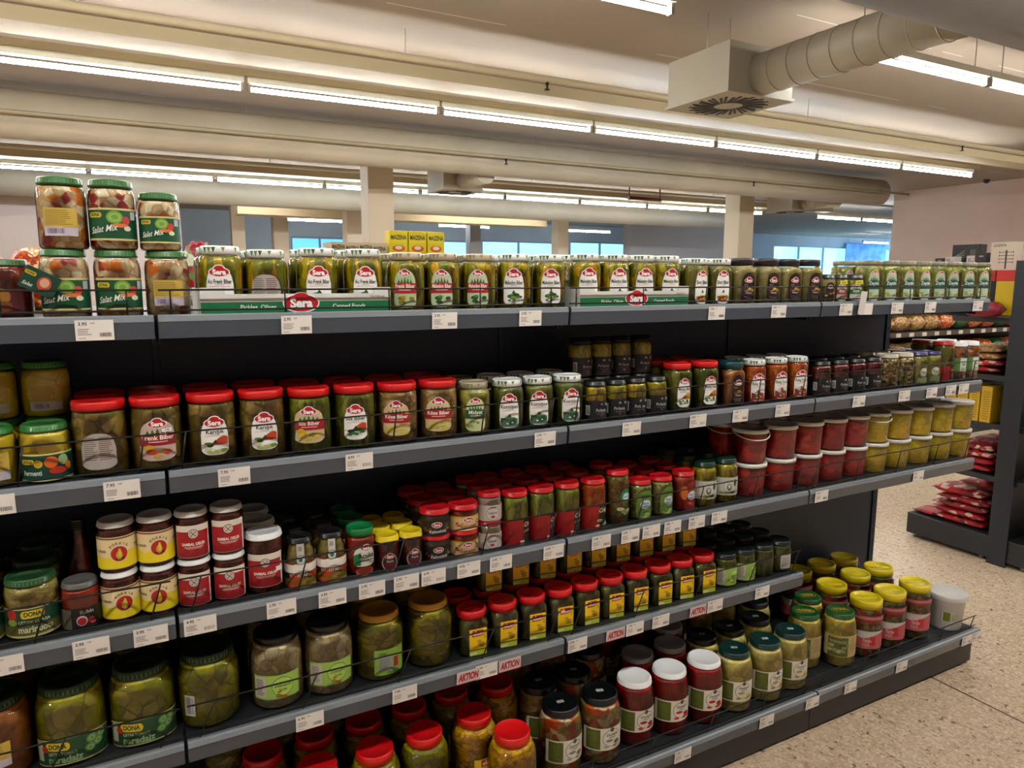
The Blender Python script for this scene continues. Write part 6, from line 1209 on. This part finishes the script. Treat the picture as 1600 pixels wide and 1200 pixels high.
def jar_meshes(t):
    if t in PM: return PM[t]
    r, h, rl, lh, style, col, shape, cont, lab, desc, cat = T[t]
    P_ = []
    bm = bmesh.new(); lathe(bm, body_profile(t, r, h, rl, lh, shape), 36)
    P_.append(('tub_body' if shape == 'bucket' else 'glass_body', keep('glass_body', bm, [TUB if shape == 'bucket' else GLASS])))
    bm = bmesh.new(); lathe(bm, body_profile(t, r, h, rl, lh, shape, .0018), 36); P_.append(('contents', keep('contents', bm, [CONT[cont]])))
    bm, mats = lid_mesh(style, col, rl, lh, h-lh); P_.append(('lid', keep('lid', bm, mats)))
    if shape == 'bucket':
        bm = bmesh.new(); pr = None; zt = h-lh
        for i in range(17):
            a = PI*i/16; p = Vector((-math.cos(a)*(r+.004), -math.sin(a)*(r+.005), zt-.002-.022*math.sin(a)))
            if pr is not None: tube(bm, pr, p, .0022, 6, cap=False)
            pr = p
        PM[t+'_handle'] = keep('handle', bm, [M('#dedad4', .35)])
    sk = (h-lh)*.5
    if shape == 'square': D = Decal(None, -r*.90-.0006, (h-lh)*LZ.get(lab, .48))
    elif shape == 'oct': D = Decal(r*1.0, 0, (h-lh)*LZ.get(lab, .45))
    else: D = Decal(r+.0003, 0, (h-lh)*LZ.get(lab, .45))
    D.k = LS.get(lab, 1.0)
    if globals()['L_'+lab](D, r, h) is not False: P_.append(('label', D.done()))
    else: D.bm.free()
    PM[t] = P_; return P_
GRP = {}
for t, x, y, z, rz, row, lev, label in PLACE:
    r, h, rl, lh, style, col, shape, cont, lab, desc, cat = T[t]
    o = bpy.data.objects.new(t and {'bucket': 'plastic_tub', 'bottle': 'sauce_bottle'}.get(shape, 'glass_jar'), None); C.objects.link(o)
    o.empty_display_size = .02; o.location = (x, y, z); o.rotation_euler = (0, 0, math.radians(rz))
    o['label'] = label; o['category'] = cat; o['group'] = desc+'s on the '+LV[lev]+' shelf'
    for nm, me in jar_meshes(t):
        q = bpy.data.objects.new(nm, me); C.objects.link(q); q.parent = o
    if shape == 'bucket' and 'upper, leftmost' in label: q = bpy.data.objects.new('handle', PM[t+'_handle']); C.objects.link(q); q.parent = o
# ---------------------------------------------------------------- cardboard trays on the top shelf
def carton(x0, x1, label):
    zt = ZR[0]-.008; y0 = D0+.036; y1 = y0+.205; W = x1-x0
    o = empty('cardboard_tray', label, 'tray', ((x0+x1)/2, y0, zt))
    bm = bmesh.new(); t = .0025; box(bm, (-W/2, 0, 0), (W/2, y1-y0, t)); box(bm, (-W/2, 0, t), (W/2, t, .048)); box(bm, (-W/2, y1-y0-t, t), (W/2, y1-y0, .048))
    box(bm, (-W/2, t, t), (-W/2+t, y1-y0-t, .060)); box(bm, (W/2-t, t, t), (W/2, y1-y0-t, .060)); box(bm, (-W/2, 0, .048), (-W/2+.05, t, .062)); box(bm, (W/2-.04, 0, .048), (W/2, t, .062))
    obj('tray_card', bm, M('#cfd0cd', .6), o)
    D = Decal(None, 0, 0); D.rect(0, .0155, W-.001, .031, '#0c6a3c', 0); D.ell(0, .027, .082, .044, WHT, 1, 24); D.ell(0, .040, .040, .022, WHT, 1.3); D.ell(0, .027, .076, .038, '#b3121f', 2, 24); D.ell(0, .041, .034, .018, '#b3121f', 2.4); D.text('Sera', 0, .026, .020, '#f0f0ee', 4, .045, maxw=.062)
    D.text('Pickles, Olives', -W*.22, .019, .0095, '#dfe6e0', 2, .02, maxw=W*.24); D.text('Canned Foods', W*.26, .019, .0095, '#dfe6e0', 2, .02, maxw=W*.22); D.text('10x720 ml', W*.42, .040, .006, '#3a3a3a', 2, 0, maxw=W*.1)
    obj('printed_front', D.done(), [], o)
carton(.136, .558, 'long green and white cardboard tray with red logo, near the left')
carton(1.103, 1.496, 'green and white cardboard tray with red logo, right of the middle')
# folded leaflet hung on the jar at the left
D = Decal(None, 0, 0); D.rect(0, 0, .062, .044, '#1d4a38', 0); D.rect(0, .0, .058, .040, '#174232', 1); dona_oval(D, -.020, .010, .018, 2); D.ell(.008, 0, .024, .028, '#b84a34', 2); D.ell(.008, .002, .016, .018, '#d8a890', 3); D.text('Salat', -.018, -.012, .007, '#dfe6dc', 2, .01, .3)
me = D.done(); bm = bmesh.new(); bm.from_mesh(me); box(bm, (-.031, 0, -.022), (.031, .002, .022), 0); bm.to_mesh(me); bm.free()
o = bpy.data.objects.new('leaflet', me); C.objects.link(o); o.location = (-.147, D0+.030, ZR[0]+.066); o.rotation_euler = (.1, .50, -.1); tag(o, 'tilted green leaflet hung on the leftmost salad jar', 'leaflet')

# ---------------------------------------------------------------- things standing on the far side of the gondola
ZT = ZR[0]-.008
def carton_box(x, y, w, d, h, label, face, rz=0):
    o = empty('starch_box', label, 'box', (x, y, ZT), rz, 'yellow starch boxes'); bm = bmesh.new(); box(bm, (-w/2, 0, 0), (w/2, d, h), bevel=.001); obj('carton', bm, M(face, .5), o)
    D = Decal(None, 0, 0); D.rect(0, h-.028, w*.9, .022, '#d8c81e', 0); D.text('MAIZENA', 0, h-.022, .014, '#1f2a1e', 1, .03, maxw=w*.86); D.ell(0, h-.056, w*.7, .020, '#c8501c', 1); D.ell(0, h-.054, w*.4, .012, '#d8ccb8', 2); obj('print', D.done(), [], o)
for i, x in enumerate((.785, .850, .915)): carton_box(x, 2.24, .061, .05, .236, 'yellow starch box behind the top shelf jars, %s from left' % WORD[i], '#d2bc12', .05*(i-1))
o = empty('display_carton', 'cream display carton with four black words, left of the yellow boxes', 'box', (.655, 2.24, ZT)); bm = bmesh.new(); box(bm, (-.09, 0, 0), (.09, .10, .195)); obj('carton', bm, M('#b9a888', .6), o)
D = Decal(None, 0, 0); D.rect(0, .150, .176, .026, '#cf9a1c', 0)
for i in range(4): D.text('MAIZENA', -.066+i*.044, .180-(i % 2)*.004, .013, '#22221e', 1, .02, maxw=.040); D.ell(-.066+i*.044, .150, .03, .018, '#c8461c', 1)
obj('print', D.done(), [], o)
def pillow(name, label, cat, loc, size, mat, rz=0, group=None, tilt=0, seed=1):
    L_, W_, H_ = size; bm = bmesh.new(); n, m = 14, 10; rr = random.Random(seed); g = [[None]*(m+1) for _ in range(n+1)]; g2 = [[None]*(m+1) for _ in range(n+1)]
    ph = rr.uniform(0, 6)
    for i in range(n+1):
        for j in range(m+1):
            u, v = i/n*2-1, j/m*2-1; k = ((1-u**4)*(1-v**4))**.5; wv = 1+.14*math.sin(u*7+ph)*math.cos(v*6+ph)
            x_, y_ = u*L_/2*(1-.05*k), v*W_/2*(1-.05*k); zc = H_/2
            g[i][j] = bm.verts.new((x_, y_, zc+H_/2*k*wv*.87)); g2[i][j] = g[i][j] if i in (0, n) or j in (0, m) else bm.verts.new((x_, y_, max(0, zc-H_/2*k*1.02)))
    for i in range(n):
        for j in range(m):
            f = bm.faces.new((g[i][j], g[i+1][j], g[i+1][j+1], g[i][j+1])); f.smooth = True
            try: f = bm.faces.new((g2[i][j], g2[i][j+1], g2[i+1][j+1], g2[i+1][j])); f.smooth = True
            except ValueError: pass
    o = obj(name, bm, mat); o.location = loc; o.rotation_euler = (tilt, 0, rz); return tag(o, label, cat, group)
BAGR = chunks('red_snack', ['#a83a24', '#c96a3a', '#d8b88a', '#8e2a1c'], '#7a2418', 90, bump=.2); BAGN = chunks('nut_bag', ['#a8845a', '#c2a074', '#8a6438', '#b59468', '#7a5a3a'], '#4a3420', 60, bump=.4); BAGP = chunks('paprika_bag', ['#7a0f18', '#8e1420', '#a82a2c', '#5e0c14', '#c2a090'], '#4a0a10', 26, (1, 1, 2), bump=.3)
for i, (x, z) in enumerate(((-.33, .0), (-.21, .0))): 
    pillow('snack_bag', 'red speckled snack bag behind the left jars, %s' % ('left one' if i == 0 else 'right one'), 'bag', (x, 2.27, ZT), (.115, .16, .165), BAGR, 0, 'snack bags behind the left jars', seed=i)
pillow('small_packet', 'small red and green packet behind the left salad jars', 'packet', (.185, 2.2, ZT), (.09, .06, .19), chunks('packet', ['#a82438', '#c2c8b0', '#5a8a4a', '#8e1a2c'], '#8e1a2c', 30, bump=.1), 0)

# ---------------------------------------------------------------- end of the next gondola, at the right
o = empty('shelving_unit', 'dark shelving seen end on at the right edge of the photo', 'shelving', (4.26, 0, 0)); EN = M('#161b22', .4)
bm = bmesh.new(); box(bm, (.0, 2.07, .0), (1.9, 2.13, 1.70)); obj('back_panel', bm, EN, o)
bm = bmesh.new(); box(bm, (-.012, 2.05, .0), (-.001, 2.15, 1.71)); obj('upright', bm, M('#1b222c', .35), o)
bm = bmesh.new(); box(bm, (0, 2.135, .025), (1.9, 2.64, .155), bevel=.004); obj('base_deck', bm, STEEL, o)
bm = bmesh.new(); box(bm, (0, 1.56, .025), (1.9, 2.065, .155), bevel=.004); obj('base_deck', bm, STEEL, o)
for z, dp in ((.50, .36), (.80, .36), (1.075, .36), (1.40, .34)):
    bm = bmesh.new(); box(bm, (0.01, 2.135, z-.03), (1.9, 2.135+dp, z)); obj('shelf', bm, STEEL, o)
    if z < 1.6: bm = bmesh.new(); box(bm, (0.01, 2.065-dp, z-.03), (1.9, 2.065, z)); obj('shelf', bm, STEEL, o)
for y in (2.60, 2.20, 1.98, 1.62): bm = bmesh.new(); tube(bm, (.04, y, 0), (.04, y, .03), .014, 10); obj('foot', bm, M('#b9bcc0', .3, .7), o)
random.seed(11)
k = 0
for z, n, hh, cols in ((.155, 5, .05, BAGP), (.50, 4, .046, BAGP), (1.075, 4, .045, BAGP)):
    for i in range(n):
        for c_ in range(2):
            nm = 'paprika_bag'; w_ = .26 if z > .2 else .30; yy = 2.33 if z > .2 else 2.36
            pillow(nm, 'dark red plastic bag, %s from bottom in the %s stack, %s shelf' % (WORD[i], 'near' if c_ == 0 else 'far', {.155: 'lowest', .5: 'second', 1.075: 'upper'}[z]), 'bag', (4.26+.14+c_*.27, yy+random.uniform(-.02, .02), z+i*hh*.86), (.22, w_, hh), cols if not (z > 1 and i > 1) else BAGN, random.uniform(-.1, .1), 'stacked bags on the right shelving', seed=k); k += 1
pillow('paprika_bag', 'flat red patterned bag lying at the front of the right base', 'bag', (4.26+.16, 2.56, .156), (.26, .15, .03), BAGP, 0, seed=44)
for i in range(4):
    for j in range(2):
        q = empty('yellow_carton', 'narrow yellow carton on the right shelving, %s from left in %s row' % (WORD[i], 'front' if j == 0 else 'rear'), 'box', (4.275+j*.10, 2.475-i*.066, .80), 0, 'yellow cartons'); bm = bmesh.new(); box(bm, (0, -.058, 0), (.09, 0, .205), bevel=.001); obj('carton', bm, M('#c8a01a', .5), q)
        D = Decal(None, 0, 0); D.R = None
        bm = bmesh.new()
        for s in range(12): box(bm, (-.0008, -.048, .02+s*.014), (-.0002, -.012, .024+s*.014))
        obj('print', bm, M('#8a6a14', .5), q)
def simple(name, label, cat, a, b, mat, bev=.003): bm = bmesh.new(); c_ = [(a[i]+b[i])/2 for i in range(3)]; c_[2] = a[2]; box(bm, [a[i]-c_[i] for i in range(3)], [b[i]-c_[i] for i in range(3)], bevel=bev); q = obj(name, bm, mat); q.location = c_; return tag(q, label, cat)
for i, (ya, yb) in enumerate(((2.14, 2.26), (2.265, 2.385), (2.39, 2.51), (2.515, 2.645))):
    simple('red_crate', 'flat red carton under the boxes on the right shelving, %s from the dark upright' % WORD[i], 'carton', (4.275, ya, 1.60), (4.60, yb, 1.66), M('#a8141c' if i % 2 else '#bb2219', .4))
simple('wrapped_pack', 'dark wrapped pack under the red cartons, farther one', 'pack', (4.29, 2.40, 1.40), (4.58, 2.62, 1.599), M('#15181e', .25))
simple('wrapped_pack', 'dark wrapped pack beside the yellow pack on the right shelving', 'pack', (4.29, 2.265, 1.40), (4.58, 2.39, 1.599), M('#1c2026', .25))
simple('yellow_pack', 'yellow plastic pack on the right shelving under the red carton', 'pack', (4.27, 2.14, 1.41), (4.45, 2.255, 1.599), M('#c2a814', .3))
simple('grey_board', 'thin grey board lying under the yellow pack', 'board', (4.262, 2.14, 1.40), (4.46, 2.258, 1.409), M('#6a6c70', .3))
pillow('magenta_bag', 'crumpled magenta bag hanging over the edge of the right shelving', 'bag', (4.22, 2.28, 1.402), (.10, .20, .09), M('#7c0f2c', .3), .1, seed=5)
ztop = 1.66
def goods(label, y0, y1, h, col, draw=None, x=4.30):
    q = empty('goods_box', label, 'box', (x, (y0+y1)/2, ztop), -PI/2); w_ = y1-y0; bm = bmesh.new(); box(bm, (-w_/2, 0, 0), (w_/2, .07, h), bevel=.001); obj('carton', bm, M(col, .5), q)
    D = Decal(None, 0, h/2); draw(D, w_, h); obj('print', D.done(), [], q)
def d1(D, w, h): 
    D.rect(0, 0, w*.98, h*.98, '#1c1a1a', 0)
    for i in range(7): D.strip(-w*.4, -w*.05, lambda x, i=i: h*(.0)+(i-3)*h*.09*(x+w*.45)/(w*.4)-.001, lambda x, i=i: h*(.0)+(i-3)*h*.09*(x+w*.45)/(w*.4)+.001, '#9aa4a0', 1, n=3)
    D.rect(w*.25, h*.15, w*.2, h*.3, '#4a4644', 1); D.lines(w*.25, -h*.2, w*.25, h*.2, 4, '#6a6664', 1)
def d2(D, w, h): D.rect(0, 0, w*.98, h*.98, '#b9b2ae', 0); D.lines(-w*.1, h*.2, w*.5, h*.3, 3, '#4a4644', 1); D.ell(w*.25, h*.1, w*.16, w*.16, '#4a4644', 1); D.bars(0, -h*.3, w*.6, h*.16, 1)
def d3(D, w, h): D.rect(0, 0, w*.98, h*.98, '#1a1718', 0); D.rect(0, h*.3, w*.4, h*.08, '#8a8684', 1)
def d4(D, w, h):
    D.rect(0, 0, w*.98, h*.98, '#c2b4a6', 0); D.text('LICENTA', -w*.22, h*.38, h*.09, '#2a2424', 1, .02, maxw=w*.4); D.rect(0, -h*.12, w*.05, h*.66, '#2a2020', 1)
    for i in range(4):
        for s in (-1, 1): D.rect(s*w*.12, h*.14-i*h*.12, w*.2, h*.02, '#3a302c', 1); D.rect(s*w*.22, h*.14-i*h*.12, w*.02, h*.07, '#3a302c', 1)
# seen from the end: broad sides face the pickle aisle camera
goods('black box with silver fan print on the right shelving top', 2.44, 2.60, .155, '#1c1a1a', d1, 4.42)
goods('small black box at the left end of the shelving top', 2.585, 2.64, .075, '#1a1718', d3, 4.32)
goods('small white box before the black fan box', 2.525, 2.58, .082, '#b9b2ae', d2, 4.32)
goods('second small white box beside the dark case', 2.41, 2.455, .085, '#b9b2ae', d2, 4.32)
goods('dark narrow case between the white boxes', 2.345, 2.405, .10, '#1f1e20', d3, 4.32)
goods('white box with a dark tree-like rack drawing', 2.16, 2.325, .155, '#b9aea4', d4, 4.32)

# ---------------------------------------------------------------- snack gondola farther back
o = empty('shelving_unit', 'far shelving with nut bags seen between the top two shelves', 'shelving', (5.9, 4.2, 0))
bm = bmesh.new(); box(bm, (0, .40, 0), (3.6, .44, 1.5)); obj('back_panel', bm, EN, o)
for z in (.16, .50, .83, 1.11, 1.42):
    bm = bmesh.new(); box(bm, (0, .01, z-.03), (3.6, .395, z)); sh = obj('shelf', bm, STEEL, o)
    bm = bmesh.new(); box(bm, (0, -.01, z-.045), (3.6, .0, z)); obj('price_rail', bm, M('#4a4038', .4), sh)
    bm = bmesh.new()
    for i in range(18): box(bm, (.05+i*.20, -.013, z-.042), (.12+i*.20, -.0105, z-.004))
    obj('price_cards', bm, M('#bdb6a8', .5), sh)
bm = bmesh.new(); box(bm, (0, .02, 0), (3.6, .40, .13)); obj('kick_plate', bm, EN, o)
k = 0
for z in (.83, 1.11):
    for i in range(14):
        mt_ = BAGN if i < 5 else (BAGR if i % 3 else M('#24502c', .4))
        pillow('nut_bag', 'bag of %s on the far shelving, %s shelf, %s from left' % ('nuts' if i < 5 else 'snacks', 'upper' if z > 1 else 'lower', (WORD+['thirteenth', 'fourteenth'])[i]), 'bag', (6.03+i*.245, 4.36, z), (.235, .26, .17), mt_, 0, 'bags on the far shelving', seed=k); k += 1

# white tub at the end of the base shelf
o = empty('plastic_tub', 'white plastic tub with clear lid at the open end of the base shelf', 'tub', (2.963, 1.635, ZR[4]-.008), -.9)
bm = bmesh.new(); lathe(bm, [(0, 0), (.058, 0), (.060, .003), (.070, .130), (.075, .132), (.075, .143), (.0705, .145), (.069, .139), (.0585, .006), (0, .006)], 40); obj('tub_body', bm, M('#e8e7e4', .4), o)
bm = bmesh.new(); lathe(bm, [(0, .008), (.056, .008), (.066, .120), (0, .124)], 36); obj('contents', bm, CONT['orangewhite'], o)
bm = bmesh.new(); lathe(bm, [(.0765, .129), (.0775, .146), (.074, .150), (.071, .150), (.068, .146), (0, .146)], 40); obj('lid', bm, TUBLID, o)
D = Decal(.0665, 0, .062); D.rect(.0, .0, .046, .040, '#c6c2b2', 0); D.rect(-.006, 0, .026, .036, '#6a7a1c', 1); D.ell(.018, 0, .012, .030, '#a8a888', 1); obj('label', D.done(), [], o)
pillow('salad_bag', 'green and yellow bag lying low on the right shelving, cut by the photo edge', 'bag', (4.42, 1.93, .156), (.20, .16, .07), chunks('green_yellow_bag', ['#8ab02a', '#d8c22a', '#3c7a24', '#e0a820'], '#3c6a20', 18, bump=.2), .3, seed=9)
